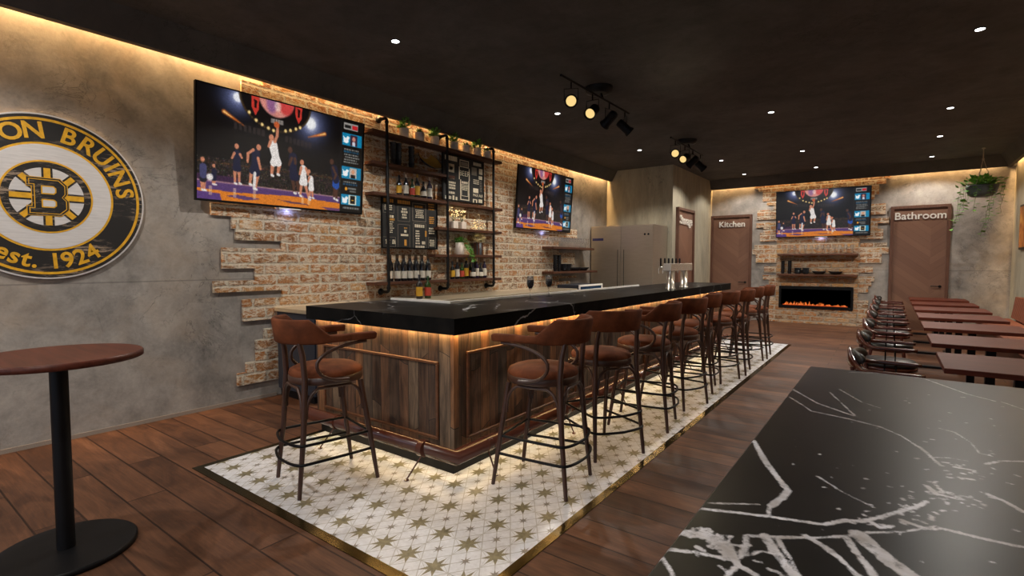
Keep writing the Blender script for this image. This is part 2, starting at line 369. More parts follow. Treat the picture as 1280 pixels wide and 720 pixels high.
M['warmlens']=emit('warm_lens',hx('f2cf86'),.82); M['white_e']=emit('downlight_diffuser',(1,1,1),6.0); M['led']=emit('warm_led',(1,.66,.3),5.0); M['fairy']=emit('fairy_bulb',(1,.72,.32),5.0)
M['cooler']=plain('cooler_glass',hx('24405f'),.15); M['bin']=plain('blue_badge',hx('23234f'),.4)
M['art']=None; M['bench']=plain('tan_upholstery',hx('6a3822'),.85,0,.15,14)
def glassm():
    m=NT('clear_glass'); m.base((.95,.95,.95),.03); m.p.inputs['Transmission Weight'].default_value=.96; m.p.inputs['IOR'].default_value=1.2; m.p.inputs['Alpha'].default_value=.45; return m.m
M['glass']=glassm(); M['wine']=plain('dark_drink',hx('241a1e'),.15,0,.1,coat=.4)
def doorm(name,axis):
    m=NT(name); c=m.coord(); x,y,z=m.sep(c); u=y if axis=='y' else x
    au=m.math('ABSOLUTE',m.math('SUBTRACT',u,.2)); w=m.math('SUBTRACT',z,m.math('MULTIPLY',au,.8)); k=m.math('DIVIDE',w,.16)
    fr=m.math('FRACT',k); fl=m.math('FLOOR',k); rn=m.n('ShaderNodeTexWhiteNoise',noise_dimensions='2D'); m.l(m.comb(fl,m.math('GREATER_THAN',u,.2)),rn.inputs['Vector'])
    g=m.noise(m.comb(m.math('MULTIPLY',w,14.0),au,0.0),3,5,.6)
    kk=m.math('ADD',m.math('MULTIPLY',rn.outputs['Value'],.5),m.math('MULTIPLY',g,.5))
    col=m.ramp(kk,[(.2,hx('6a4a3a')),(.8,hx('7a5845'))]); col=m.mix(m.math('MULTIPLY',m.math('LESS_THAN',fr,.03),.5),col,hx('3a2820'))
    m.base(col,.5); return m.m
M['door_x']=doorm('chevron_door','x'); M['door_y']=doorm('chevron_door_side','y'); M['doorframe']=woodm('door_frame_wood',hx('4d352b'),hx('6e4e40'),.5,2)
def artm():
    m=NT('orange_abstract_print'); c=m.coord(); n=m.noise(c,2.5,5,.6,1.5); m.base(m.ramp(n,[(.3,hx('6a2a08')),(.5,hx('c9701c')),(.7,hx('e8a94a'))]),.4); return m.m
M['art']=artm()
M['flame']=emit('flame',(1,.2,.03),.6); M['ember']=emit('ember_bed',(1,.12,.015),.35)
def bannerm(name,c,rough): return plain(name,c,rough)

PW=dict(cove=21,down=120,world=1.0,win=300,led=2.6,base=0.95,track=25,tvled=.4,exp=0.45)
# ================================================================ ROOM
XL,YB,XR,YF,ZC=-5.552,14.45,1.97,-3.2,3.67
SX,SY=-3.95,11.36
def S_(name,mb,mat,parent=None): return struct(mb.build(name,mat,parent))
S_('floor',MB().box(XL-.1,XR+.1,YF-.1,YB+.1,-.1,0),M['floor'])
S_('ceiling',MB().box(XL-.1,XR+.1,YF-.1,YB+.1,ZC,ZC+.1),M['ceil'])
S_('wall_left',MB().box(XL-.12,XL,YF-.1,YB+.1,0,ZC),M['wall'])
S_('wall_back',MB().box(XL,XR,YB,YB+.12,0,ZC),M['wall'])
S_('wall_right',MB().box(XR,XR+.12,YF-.1,YB+.1,0,ZC),M['wall_s'])
S_('wall_storage',MB().prism([(XL,SY),(SX,SY),(SX,YB),(XL,YB)],0,ZC),M['wall_s'])
# unseen front wall behind the viewer; shop window added to let in fill light
wf=MB(); wx0,wx1=-5.2,1.3
wf.box(XL,XR,YF-.12,YF,0,.35).box(XL,XR,YF-.12,YF,3.1,ZC).box(XL,wx0,YF-.12,YF,.35,3.1).box(wx1,XR,YF-.12,YF,.35,3.1)
S_('wall_front',wf,M['wall'])
w=MB(); n=4
for i in range(n+1):
    x=wx0+(wx1-wx0)*i/n; w.box(x-.03,x+.03,YF-.09,YF-.03,.35,3.1)
w.box(wx0,wx1,YF-.09,YF-.03,.35,.41).box(wx0,wx1,YF-.09,YF-.03,3.04,3.1)
S_('window_1',w,M['blk'])
S_('baseboard_left',MB().box(XL,XL+.012,YF,3.02,0,.035),M['base'])
S_('baseboard_back',MB().box(1.0,XR,YB-.012,YB,0,.035),M['base'])
# cornice lip that hides the cove light
def lip(name,pts_fn):
    prof=[(.045,3.437),(.13,3.437),(.267,ZC),(.045,ZC)]
    return prof
prof=[(.045,3.437),(.13,3.437),(.267,ZC),(.235,ZC),(.11,3.46),(.075,3.46)]
prof=[(.06,3.437),(.13,3.437),(.267,ZC),(.06,ZC)]
S_('trim_1',MB().prism([(XL+a,z) for a,z in prof],YF,SY,'y'),M['lip'])
S_('trim_2',MB().prism([(YB-a,z) for a,z in prof],SX,XR,'x'),M['lip'])
S_('trim_3',MB().prism([(XR-a,z) for a,z in prof],YF,YB,'y'),M['lip'])
# star tile field + brass border
X0,X1,Y0,Y1=-4.05,-1.415,1.556,10.475
S_('floor_tiles',MB().box(X0+.055,X1-.055,Y0+.06,Y1-.015,0,.004),M['star'])
b=MB().box(X0,X1,Y0,Y0+.06,0,.004).box(X0,X0+.055,Y0+.06,Y1,0,.004).box(X1-.055,X1,Y0+.06,Y1,0,.004).box(X0+.055,X1-.055,Y1-.015,Y1,0,.004)
S_('trim_4',b,M['brass'])
# brick facings with toothed edges
T=.03
rowsL=[(3.41,3.66,2.93),(3.269,3.41,2.705),(2.1,3.269,3.05),(1.978,2.1,2.37),(1.848,1.978,2.57),(1.735,1.848,2.606),(1.652,1.735,3.1),(1.436,1.652,2.465),(1.307,1.436,2.80),(1.189,1.307,2.373),(1.105,1.189,3.1),(.87,1.105,2.66),(.77,.87,3.1),(.655,.77,2.883),(.425,.655,2.79),(.32,.425,2.68),(.188,.32,2.587)]
rightL=[(2.21,3.66,9.474),(2.02,2.21,9.852),(1.70,2.02,9.09),(1.453,1.70,9.753),(1.21,1.453,9.2),(1.17,1.21,9.83),(1.104,1.17,9.1),(.188,1.104,9.57)]
cuts=sorted({z for r in rowsL for z in r[:2]}|{z for r in rightL for z in r[:2]})
mb=MB()
for z0,z1 in zip(cuts,cuts[1:]):
    zc=(z0+z1)/2; l=[r[2] for r in rowsL if r[0]<zc<r[1]]; rr=[r[2] for r in rightL if r[0]<zc<r[1]]
    if l and rr: mb.box(XL,XL+T,l[0],rr[0],z0,z1)
S_('wall_left_brick',mb,M['brick_y'])
lB=[(3.38,3.66,-2.9),(3.314,3.38,-2.8),(3.05,3.314,-2.69),(2.945,3.05,-2.59),(2.83,2.945,-2.43),(2.59,2.83,-2.81),(2.508,2.59,-2.37),(2.388,2.508,-2.825),(2.26,2.388,-2.66),(2.033,2.26,-2.735),(1.945,2.033,-2.33),(1.83,1.945,-2.86),(1.706,1.83,-2.905),(1.486,1.706,-2.82),(1.396,1.486,-2.33),(1.242,1.396,-2.62),(1.17,1.242,-2.33),(1.06,1.17,-2.645),(.94,1.06,-2.5),(.813,.94,-2.4),(.618,.813,-2.33),(.3,.618,-2.54),(0,.3,-2.6)]
rB=[(3.385,3.66,-.07),(3.28,3.385,-.15),(3.052,3.28,-.27),(2.945,3.052,-.35),(2.837,2.945,-.5),(2.593,2.837,-.135),(2.508,2.593,-.5),(2.388,2.508,-.06),(2.262,2.388,-.27),(2.035,2.262,-.165),(1.945,2.035,-.6),(1.85,1.945,-.09),(1.703,1.85,-.05),(1.48,1.703,-.18),(1.396,1.48,-.6),(1.26,1.396,-.335),(1.168,1.26,-.6),(1.06,1.168,-.305),(.95,1.06,-.355),(.8,.95,-.41),(.614,.8,-.6),(0,.614,-.4)]
cuts=sorted({z for r in lB+rB for z in r[:2]}); mb=MB()
FX0,FX1,FZ0,FZ1=-2.256,-.69,.365,.91
for z0,z1 in zip(cuts,cuts[1:]):
    if z1-z0<.002: continue
    zc=(z0+z1)/2; l=[r[2] for r in lB if r[0]<zc<r[1]][0]; rr=[r[2] for r in rB if r[0]<zc<r[1]][0]
    mb.box(l,rr,YB-T,YB,z0,z1)
S_('wall_back_brick',mb,M['brick_x'])
S_('wall_back_chimney',MB().box(-2.33,-.61,YB-.055,YB-T,.92,2.02).box(-2.33,-.61,YB-.055,YB-T,0,.36).box(-2.33,FX0-.005,YB-.055,YB-T,.36,.92).box(FX1+.005,-.61,YB-.055,YB-T,.36,.92),M['brick_x2'])
# doors
def door(name,loc,rz,w,h,txt,leafm,label):
    t=bpy.data.objects.new(name,None); COL.objects.link(t); t.location=loc; t.rotation_euler=(0,0,rz); struct(t); t['label']=label
    f=MB(); d=.07; fw=.06
    f.box(-w/2,-w/2+fw,-d,0,0,h).box(w/2-fw,w/2,-d,0,0,h).box(-w/2+fw,w/2-fw,-d,0,h-fw,h)
    f.build('door_frame',M['doorframe'],t)
    MB().box(-w/2+fw,w/2-fw,-.03,-.003,0,h-fw).build('door_leaf',leafm,t)
    hd=MB(); hx_=w/2-fw-.08; hd.lathe([(.028,0),(.028,.012)],M=Matrix.Translation((hx_,-.03,.98))@Matrix.Rotation(PI/2,4,'X'),n=14)
    hd.tube([(hx_,-.035,.98),(hx_,-.085,.98),(hx_-.02,-.09,.98),(hx_-.16,-.09,.98)],.011)
    hd.build('door_handle',M['blk'],t)
    o=text_obj('lettering',txt[0],txt[1],M['white_l'],t,basis((txt[2],-.045,txt[3]),(1,0,0),(0,0,1)),.012,bold=.012)
    return t
door('door_1',(-3.44,YB,0),0,1.03,2.745,('Kitchen',.212,0.02,2.50),M['door_x'],'brown chevron-boarded door lettered Kitchen in a wooden frame')
door('door_2',(.48,YB,0),0,1.04,2.75,('Bathroom',.222,.0,2.52),M['door_x'],'brown chevron-boarded door lettered Bathroom right of the fireplace')
door('door_3',(SX,12.17,0),PI/2,1.2,2.75,('Storage',.285,.0,2.47),M['door_x'],'brown chevron-boarded door lettered Storage in the side wall')

# ================================================================ LIGHTS
def area(name,loc,size,size_y,power,col,rot=(0,0,0),spread=180,parent=None):
    l=bpy.data.lights.new(name,'AREA'); l.shape='RECTANGLE'; l.size=size; l.size_y=size_y; l.energy=power; l.color=col; l.spread=R(spread)
    o=bpy.data.objects.new(name,l); COL.objects.link(o); o.location=loc; o.rotation_euler=rot
    if parent: o.parent=parent
    return o
WARM=(1,.60,.25); WARM2=(1,.62,.26)
def led_strip(name,mb,label):
    o=mb.build(name,M['led']); return tag(o,label,'light strip')
# cove strips sit in the slot between cornice and wall
area('cove_light',(XL+.035,(YF+11.2)/2,3.62),.05,11.2-YF,PW['cove']*14,WARM,(0,R(0),0))
area('cove_light',((SX+XR-.1)/2,YB-.035,3.62),XR-.2-SX,.05,PW['cove']*4.2,WARM)
area('cove_light',(XR-.035,(YF+YB)/2,3.62),.05,YB-YF-.3,PW['cove']*14,WARM)
# recessed downlights
DL=[(-3.975,3.45),(-3.975,6.49),(-3.975,9.52),(-2.975,11.52),(-2.975,13.63),(-1.46,8.27),(-1.455,11.48),(-1.445,13.63),(.6,6.51),(.604,9.54),(.61,11.55),(.608,13.66)]
DLh=[(-3.975,.4),(-3.975,-2.2),(-1.46,-.8),(.6,-2.2)]
seen=set(); dl0=None
names={(-3.975,3.45):'nearest the round wall sign',(-3.975,6.49):'left of the nearer spotlight track',(-3.975,9.52):'over the steel refrigerator end of the bar',(-2.975,11.52):'just in front of the storage door',(-2.975,13.63):'before the kitchen door',(-1.46,8.27):'alone between the two spotlight tracks',(-1.455,11.48):'second from the back in the middle row',(-1.445,13.63):'in the middle row above the fireplace television',(.6,6.51):'nearest the camera in the right row',(.604,9.54):'second in the right row above the dining tables',(.61,11.55):'third in the right row above the far tables',(.608,13.66):'last in the right row above the bathroom door'}
for x,y in DL:
    if dl0 is None:
        dl0=thing('downlight','small round white recessed ceiling downlight '+names[(x,y)],'ceiling light',(x,y,ZC),0,'recessed ceiling downlights')
        MB().lathe([(.038,0),(.05,0),(.05,-.006),(.038,-.006)],n=20,cap=False).build('trim_ring',M['blk2'],dl0)
        MB().lathe([(.037,-.001),(.037,-.007)],n=20).build('diffuser',M['white_e'],dl0)
    else: dup(dl0,(x,y,ZC),0,'small round white recessed ceiling downlight '+names[(x,y)])
for x,y in DL+DLh:
    l=bpy.data.lights.new('downlight_lamp','SPOT'); l.energy=PW['down']*(.6 if y>13 else .85 if y>11 else 1); l.color=(1,.93,.84); l.spot_size=R(136); l.spot_blend=.35; l.shadow_soft_size=.045
    o=bpy.data.objects.new('downlight_lamp',l); COL.objects.link(o); o.location=(x,y,ZC-.03)
wd=bpy.data.worlds.new('w'); SC.world=wd; wd.use_nodes=True
bg=wd.node_tree.nodes['Background']; bg.inputs[0].default_value=(.62,.72,.9,1); bg.inputs[1].default_value=PW['world']
area('window_fill',((wx0+wx1)/2,YF+.02,1.75),wx1-wx0,2.6,PW['win'],(.72,.8,1.0),(R(90),0,PI))  # unseen area lamp added inside the window opening as bluish ambient fill

# ================================================================ WALL SIGN
def disc(r,z,d=.003,n=96,r0=0):
    m=MB()
    if r0<=0: m.lathe([(r,z),(r,z+d)],n=n)
    else: m.lathe([(r,z),(r,z+d),(r0,z+d),(r0,z),(r,z)],n=n,cap=False,smooth=False)
    return m
sg=thing('wall_sign','large round black, gold and white hockey club sign reading BOSTON BRUINS est. 1924','sign',(XL,1.125,2.03),0)
SM=basis((0,0,0),(0,1,0),(0,0,1))   # local x->+Y, y->+Z, z->+X
def sgb(m,name,mat): 
    o=m.build(name,mat,sg); o.data.transform(SM); return o
RR=.665
sgb(disc(RR,0.0,.03),'backing_board',M['logo_wc']); sgb(disc(RR-.013,.03,.003),'black_face',M['logo_k'])
sgb(disc(RR*.945,.033,.002,r0=RR*.915),'outer_gold_ring',M['logo_y'])
sgb(disc(RR*.655,.033,.002,r0=0),'gold_ring',M['logo_y']); sgb(disc(RR*.63,.035,.002),'white_field',M['logo_w'])
sgb(disc(RR*.44,.037,.002),'inner_gold_ring',M['logo_y']); sgb(disc(RR*.42,.039,.002),'black_hub_ring',M['logo_k']); sgb(disc(RR*.35,.041,.002),'white_hub',M['logo_w'])
for k in range(8):
    a=k*PI/4; rot=Matrix.Rotation(a,4,'Z')
    o=MB().box(RR*.1,RR*.36,-RR*.052,RR*.052,.043,.0445,M=rot).build('spoke',M['logo_k'],sg); o.data.transform(SM)
    g=MB().box(RR*.1,RR*.345,-RR*.031,RR*.031,.0445,.046,M=rot).build('gold_bar',M['logo_y'],o); g.data.transform(SM)
# the letter B with slab serifs
def Bshape(s,grow):
    w,h=.118*RR/.665,.14*RR/.665
    g=grow
    def oct_(x0,x1,y0,y1,c): return [(x0,y0),(x1-c,y0),(x1,y0+c),(x1,y1-c),(x1-c,y1),(x0,y1)]
    out=[(-w-g,-h-g),(w*.62+g*.6,-h-g),(w+g,-h*.68-g*.4),(w+g,-h*.2),(w*.78+g,0),(w*.94+g,h*.2),(w*.94+g,h*.68+g*.4),(w*.6+g*.6,h+g),(-w-g,h+g),(-w-g,h*.64-g),(-w*.74-g,h*.64-g),(-w*.74-g,-h*.64+g),(-w-g,-h*.64+g)]
    return out
o=MB().prism(Bshape(1,.014),.046,.0475).build('letter_b_gold',M['logo_y'],sg); o.data.transform(SM)
o=MB().prism(Bshape(1,.009),.0475,.049).build('letter_b_black',M['logo_k'],sg); o.data.transform(SM)
o=MB().prism(Bshape(1,-.002),.049,.0498).build('letter_b_gold_line',M['logo_y'],sg); o.data.transform(SM)
o=MB().prism(Bshape(1,-.008),.0498,.051).build('letter_b',M['logo_k'],sg); o.data.transform(SM)
for y0,y1 in ((.020,.088),(-.088,-.020)):
    def hole(g): return [(-.042-g,y0-g),(.036+g*.4,y0-g),(.052+g,y0+.016-g*.4),(.052+g,y1-.016+g*.4),(.036+g*.4,y1+g),(-.042-g,y1+g)]
    o=MB().prism(hole(.0),.051,.0515).build('counter_gold',M['logo_y'],sg); o.data.transform(SM)
    o=MB().prism(hole(-.009),.0515,.052).build('counter_white',M['logo_w'],sg); o.data.transform(SM)
def arc_text(txt,size,rad,a0,a1,top=True):
    n=len(txt)
    wd={'I':.55,' ':.7,'.':.5,'1':.8,'N':1.05,'O':1.1,'t':.7,'s':.85,'e':.9}
    ws=[wd.get(c,1.0) for c in txt]; tot=sum(ws); acc=0
    for c,wc in zip(txt,ws):
        f=(acc+wc/2)/tot; acc+=wc; a=a0+(a1-a0)*f
        if c==' ': continue
        ar=R(a)
        if top: r=Vector((math.sin(ar),-math.cos(ar),0)); u=Vector((math.cos(ar),math.sin(ar),0))
        else: r=Vector((-math.sin(ar),math.cos(ar),0)); u=Vector((-math.cos(ar),-math.sin(ar),0))
        p=u*rad if top else -u*rad
        o=text_obj('letter',c,size,M['logo_y'],sg,SM@basis((p.x,p.y,.035),r,u),.0015,bold=.022)
        # thicken by offset copy
arc_text('BOSTON BRUINS',.182,RR*.785,178,2,True)
arc_text('est. 1924',.175,RR*.79,233,307,False)

# ================================================================ TELEVISIONS
W_,H_=320,180
def tv_image():
    rng=np.random.default_rng(3)
    im=np.zeros((H_,W_,3)); im[:]=(.012,.013,.026)
    yy,xx=np.mgrid[0:H_,0:W_]; X=(xx+.5)/W_; Y=(yy+.5)/H_; ASP=16/9
    def q(cx,cy):  # crop reference -> uv
        u=(cx-220)/845; t=225-57*u; b=622-19*u; return u,(cy-t)/(b-t)
    def add(c,mask,a=1.0):
        m=np.clip(mask,0,1)[...,None]*a; im[:]=im*(1-m)+np.array(c)*m
    def ell(c,u,v,ru,rv,soft=.15,a=1.0,ang=0):
        dx=(X-u)*ASP; dy=Y-v; ca,sa=math.cos(ang),math.sin(ang); d=np.sqrt(((dx*ca+dy*sa)/(ru*ASP))**2+((-dx*sa+dy*ca)/rv)**2); add(c,(1-d)/soft+.5 if soft<1 else np.exp(-d*d*2),a)
    def seg(c,p,q_,w,w2=None,a=1.0,soft=.004):
        (x0,y0),(x1,y1)=p,q_; dx,dy=(x1-x0)*ASP,y1-y0; L=dx*dx+dy*dy+1e-9
        t=np.clip(((X-x0)*ASP*dx+(Y-y0)*dy)/L,0,1); d=np.hypot((X-x0)*ASP-t*dx,(Y-y0)-t*dy); ww=w+( (w2 if w2 is not None else w)-w)*t
        add(c,(ww-d)/soft+.5,a)
    def rect(c,u0,u1,v0,v1,a=1.0): add(c,((X>=u0)&(X<u1)&(Y>=v0)&(Y<v1)).astype(float),a)
    def poly(c,pts,a=1.0):
        ins=np.zeros(X.shape,bool); n=len(pts)
        for i in range(n):
            (x0,y0),(x1,y1)=pts[i],pts[(i+1)%n]
            if y0==y1: continue
            cnd=((y0>Y)!=(y1>Y))&(X<(x1-x0)*(Y-y0)/(y1-y0)+x0); ins^=cnd
        add(c,ins.astype(float),a)
    mu=.835
    # stands
    for k in range(9):
        v=.38+k*.05; cur=v+.09*((X-.42)/.45)**2*(1-.1*k)-.05
        band=np.exp(-((Y-cur)/.006)**2)*(rng.random((H_,W_))**3); add((.5,.46,.5),band,.25)
        add((.05,.05,.08),np.exp(-((Y-cur-.02)/.008)**2),.5)
    crowd=rng.random((H_,W_)); c2=rng.random((H_,W_,3))
    m=((Y>.62)&(Y<.87)); lum=(crowd**4)*.95
    im[m]=im[m]*.5+(c2[m]*.4+np.array([.5,.36,.3]))*lum[m][:,None]*.8
    add((.45,.25,.1),np.exp(-((Y-.66+.03*(X-.4))/.008)**2)*(crowd>.3),.5)
    rect((.25,.12,.3),0.0,.22,.78,.86,.7)
    # lights
    ell((.55,.6,.85),.20,.06,.12,.2,2,.7); ell((.97,.97,1),.20,.05,.035,.06,2,1.0); ell((.97,.97,1),.20,.05,.022,.04,.4,1)
    ell((.55,.6,.85),.625,.14,.14,.25,2,.7); ell((1,1,1),.625,.13,.05,.1,2,1); ell((1,1,1),.625,.13,.03,.055,.5,1)
    for (a,b,w0,w1) in ((q(330,300),q(420,332),.014,.002),(q(828,270),q(735,305),.014,.002)):
        seg((.9,.45,.15),a,b,w0*1.3,w1,.9,.02); seg((1,.8,.5),a,((a[0]*.6+b[0]*.4),(a[1]*.6+b[1]*.4)),w0*.6,w1,1,.01)
    # scoreboard
    ell((.05,.04,.05),.415,-.02,.21,.31,.05); 
    for k in range(40):
        a=PI*(k+.5)/40; u=.415+.205*math.cos(a); v=-.02+.3*math.sin(a); ell((.3,.22,.12),u,v,.006,.012,.6,.8)
    ell((.85,.55,.5),.415,-.04,.105,.19,.1); ell((.8,.2,.2),.47,.0,.045,.11,.3,.8); ell((.45,.3,.55),.385,.03,.03,.09,.5,.7); ell((.95,.85,.8),.42,.04,.02,.05,.5,.6)
    for s,(a,b) in ((-1,q(468,240)),(1,q(682,222))):
        poly((.78,.22,.18),[(a-.022,b-.1),(a+.022,b-.08),(a+.018,b+.04),(a-s*.0,b+.1),(a-.02,b+.03)]); poly((.1,.04,.05),[(a-.008,b-.05),(a+.009,b-.04),(a+.006,b+.03),(a-.006,b+.03)])
    a,b=q(572,278); rect((.85,.8,.75),a-.035,a+.035,b-.02,b+.025,.75)
    for k in range(9): rect((.1,.08,.1),a-.033+k*.0078,a-.030+k*.0078,b-.02,b+.025,.8)
    for p in ((440,275),(472,297),(500,307),(530,314),(555,318),(640,298),(668,286),(690,275),(615,306)):
        u,v=q(*p); ell((1,.85,.55),u,v,.008,.016,.9)
    for p0 in (380,620):
        for k in range(7):
            u,v=q(p0+k*21,330+k*0-(.05 if p0>500 else 0)); rect((.22,.18,.18),u-.009,u+.009,v-.01,v+.05,.7)
    # court
    t=np.array([0])
    vtop=.835+.015*X
    m=(Y>vtop); im[m]=np.array((.33,.22,.42))
    add((.85,.65,.62),np.exp(-((Y-vtop)/.007)**2),.7)
    m=(Y>.905+.01*np.sin(X*9)); im[m]=np.array((.85,.48,.14))
    poly((.34,.22,.46),[(0,.93),(.11,.94),(.12,1),(0,1)]); poly((.36,.24,.42),[(.14,.955),(.2,.935),(.33,.955),(.25,.98)]); poly((.36,.22,.3),[(.42,.94),(.6,.955),(.62,.97),(.5,.965)]); poly((.4,.25,.4),[(.7,.97),(.84,.975),(.84,1),(.75,1)])
    skin=(.78,.5,.38); skd=(.3,.18,.14); wh=(.9,.87,.85); nv=(.07,.09,.2); bl=(.12,.3,.62)
    def fig(head,torso0,hip,knees,feet,arms,sk,jer,sho,s=1.0):
        for kk,ff in zip(knees,feet): seg(sk,q(*hip),q(*kk),.024*s,.018*s); seg(sk,q(*kk),q(*ff),.017*s,.011*s); seg(wh,q(*ff),q(ff[0]+7,ff[1]+2),.011*s)
        for kk in knees: seg(sho,q(*hip),tuple((2*a+b)/3 for a,b in zip(q(*kk),q(*hip))),.036*s,.032*s)
        seg(jer,q(*torso0),q(*hip),.04*s,.034*s)
        for pl in arms:
            for a,b in zip(pl,pl[1:]): seg(sk,q(*a),q(*b),.014*s,.011*s)
        h=q(*head); ell(sk,h[0],h[1],.013*s,.028*s,.3)
    fig((385,413),(388,440),(386,475),[(378,505),(396,505)],[(378,550),(398,548)],[[(375,440),(365,460)],[(400,440),(408,452)]],skin,nv,nv,.9)
    fig((485,398),(472,425),(468,475),[(452,500),(480,510)],[(445,545),(470,560)],[[(460,412),(436,430),(434,462)],[(482,440),(494,480)]],skin,nv,nv,1.05); seg(wh,q(468,500),q(465,560),.014,.014)
    fig((545,348),(553,375),(568,425),[(552,455),(585,450)],[(548,495),(578,488)],[[(562,360),(573,335),(575,300)],[(540,365),(532,385)]],skin,wh,wh,1.15); ell((.75,.35,.18),*q(570,292),.017,.03,.3)
    fig((640,378),(655,405),(658,460),[(655,500),(678,500)],[(665,552),(690,550)],[[(648,410),(635,440)],[(665,410),(668,430)]],skd,nv,nv,1.15)
    fig((703,418),(710,445),(712,480),[(702,515),(725,515)],[(696,560),(745,570)],[[(700,440),(692,470)],[(725,440),(738,465)]],skin,wh,wh,1.0)
    fig((742,450),(752,480),(756,510),[(750,530),(762,530)],[(748,560),(765,562)],[[(745,475),(738,495)]],skin,wh,wh,.8)
    fig((872,385),(888,415),(900,465),[(892,500),(905,505)],[(890,550),(905,555)],[[(880,410),(900,440),(890,460)]],skd,nv,bl,1.1)
    fig((243,485),(245,510),(245,540),[(240,560),(250,560)],[(240,590),(250,590)],[],skin,(.25,.25,.4),(.1,.1,.15),.8)
    fig((288,500),(290,520),(288,540),[(285,550),(292,550)],[(284,565),(292,565)],[],skin,nv,nv,.6); ell(wh,*q(272,542),.016,.03,.4)
    for cx in (378,466,745,710,275): 
        u,v=q(cx,590); rect((1,.85,.7),u-.008,u+.008,.88,.96,.45)
    # ticker column
    rect((.02,.02,.025),mu,1,0,1)
    rect((.35,.35,.33),mu,mu+.004,0,1,.5)
    def tk(v0,v1): rect((.02,.5,.66),mu+.008,.99,v0,v1)
    ell((.02,.02,.02),0,0,.001,.001)
    rect((.6,.58,.56),mu+.018,mu+.125,.03,.10); rect((.75,.12,.15),mu+.08,mu+.12,.045,.09); rect((.1,.1,.1),mu+.025,mu+.07,.05,.085)
    for k,(v0,v1) in enumerate(((.14,.275),(.50,.635),(.805,.925))):
        tk(v0,v1); cx,cy=mu+.037,(v0+v1)/2; w=(1,1,1)
        ell(w,cx,cy+.012,.019,.028,.25,1,.4); ell(w,cx+.013,cy-.018,.010,.019,.25); poly(w,[(cx-.022,cy-.035),(cx-.004,cy-.008),(cx+.006,cy+.015),(cx-.016,cy+.02)]); poly(w,[(cx-.028,cy+.03),(cx-.005,cy+.02),(cx,cy+.04)]); poly(w,[(cx+.02,cy-.03),(cx+.03,cy-.025),(cx+.02,cy-.012)])
        if k==0: rect((.22,.13,.2),mu+.068,mu+.12,v0+.01,v1-.01); ell((.75,.5,.45),mu+.095,cy-.015,.013,.026,.3); rect((.8,.8,.85),mu+.085,mu+.105,cy+.015,v1-.01)
        if k==1: rect((.75,.7,.66),mu+.068,mu+.12,v0+.01,v1-.01); ell((.8,.58,.45),mu+.095,cy-.015,.013,.026,.3); rect((.05,.05,.06),mu+.078,mu+.112,cy+.015,v1-.01)
        if k==2: rect((.9,.88,.8),mu+.066,mu+.125,v0+.008,v1-.008); rect((.05,.05,.06),mu+.078,mu+.114,v0+.012,v1-.02); rect((.8,.6,.2),mu+.086,mu+.106,cy-.004,cy+.01)
    def lines(v0,v1,n,c=(.62,.62,.6)):
        for k in range(n):
            v=v0+(v1-v0)*k/n; u=mu+.02+.01*rng.random(); e=.985-.03*rng.random()
            while u<e:
                w=.006+.012*rng.random(); rect(c,u,min(u+w,e),v,v+.02,.75); u+=w+.004
    lines(.305,.325,1); lines(.33,.35,1,(.1,.4,.55)); lines(.36,.47,4); lines(.66,.68,1); lines(.685,.70,1,(.1,.35,.5)); ell((.9,.6,.15),mu+.045,.745,.01,.02,.3); rect((.6,.6,.58),mu+.06,mu+.12,.73,.75,.7); rect((.6,.6,.58),mu+.07,mu+.12,.76,.78,.7); lines(.945,.965,1)
    b=im.copy(); b[1:-1,1:-1]=(im[1:-1,1:-1]*4+im[:-2,1:-1]+im[2:,1:-1]+im[1:-1,:-2]+im[1:-1,2:])/8; im[:]=b*(.84+.3*rng.random((H_,W_,1))); im[:]=np.clip(im,0,1); return im
def grid_mesh(name,w,h,img,mat,nx,ny):
    xs=np.linspace(0,w,nx+1); ys=np.linspace(h,0,ny+1)
    v=np.zeros(((nx+1)*(ny+1),3)); gx,gy=np.meshgrid(xs,ys); v[:,0]=gx.ravel()-w/2; v[:,2]=gy.ravel()
    i=np.arange(ny)[:,None]*(nx+1)+np.arange(nx)[None,:]; f=np.stack([i,i+nx+1,i+nx+2,i+1],-1).reshape(-1,4)
    me=bpy.data.meshes.new(name); me.vertices.add(len(v)); me.vertices.foreach_set('co',v.ravel()); me.loops.add(f.size); me.loops.foreach_set('vertex_index',f.ravel().astype(np.int32)); me.polygons.add(len(f)); me.polygons.foreach_set('loop_start',np.arange(0,f.size,4,dtype=np.int32)); me.update(calc_edges=True)
    a=me.color_attributes.new('picture','FLOAT_COLOR','CORNER'); c=np.ones((len(f),4,4)); lin=np.where(img<=.04045,img/12.92,((img+.055)/1.055)**2.4); c[:,:,:3]=lin.reshape(-1,1,3); a.data.foreach_set('color',c.ravel().astype(np.float32))
    me.materials.append(mat); return me
def picm(name,strength,emitting=True,rough=.3):
    m=NT(name); a=m.n('ShaderNodeVertexColor'); a.layer_name='picture'
    if emitting: m.base((.01,.01,.01),rough); m.l(a.outputs[0],m.p.inputs['Emission Color']); m.p.inputs['Emission Strength'].default_value=strength
    else: m.base(a.outputs[0],rough)
    return m.m
M['screen']=picm('television_picture',.62)
TW,TH=1.95,1.135
scr=grid_mesh('screen',TW-.03,TH-.03,tv_image(),M['screen'],W_,H_)
TILT=math.atan2(.075,1.13)
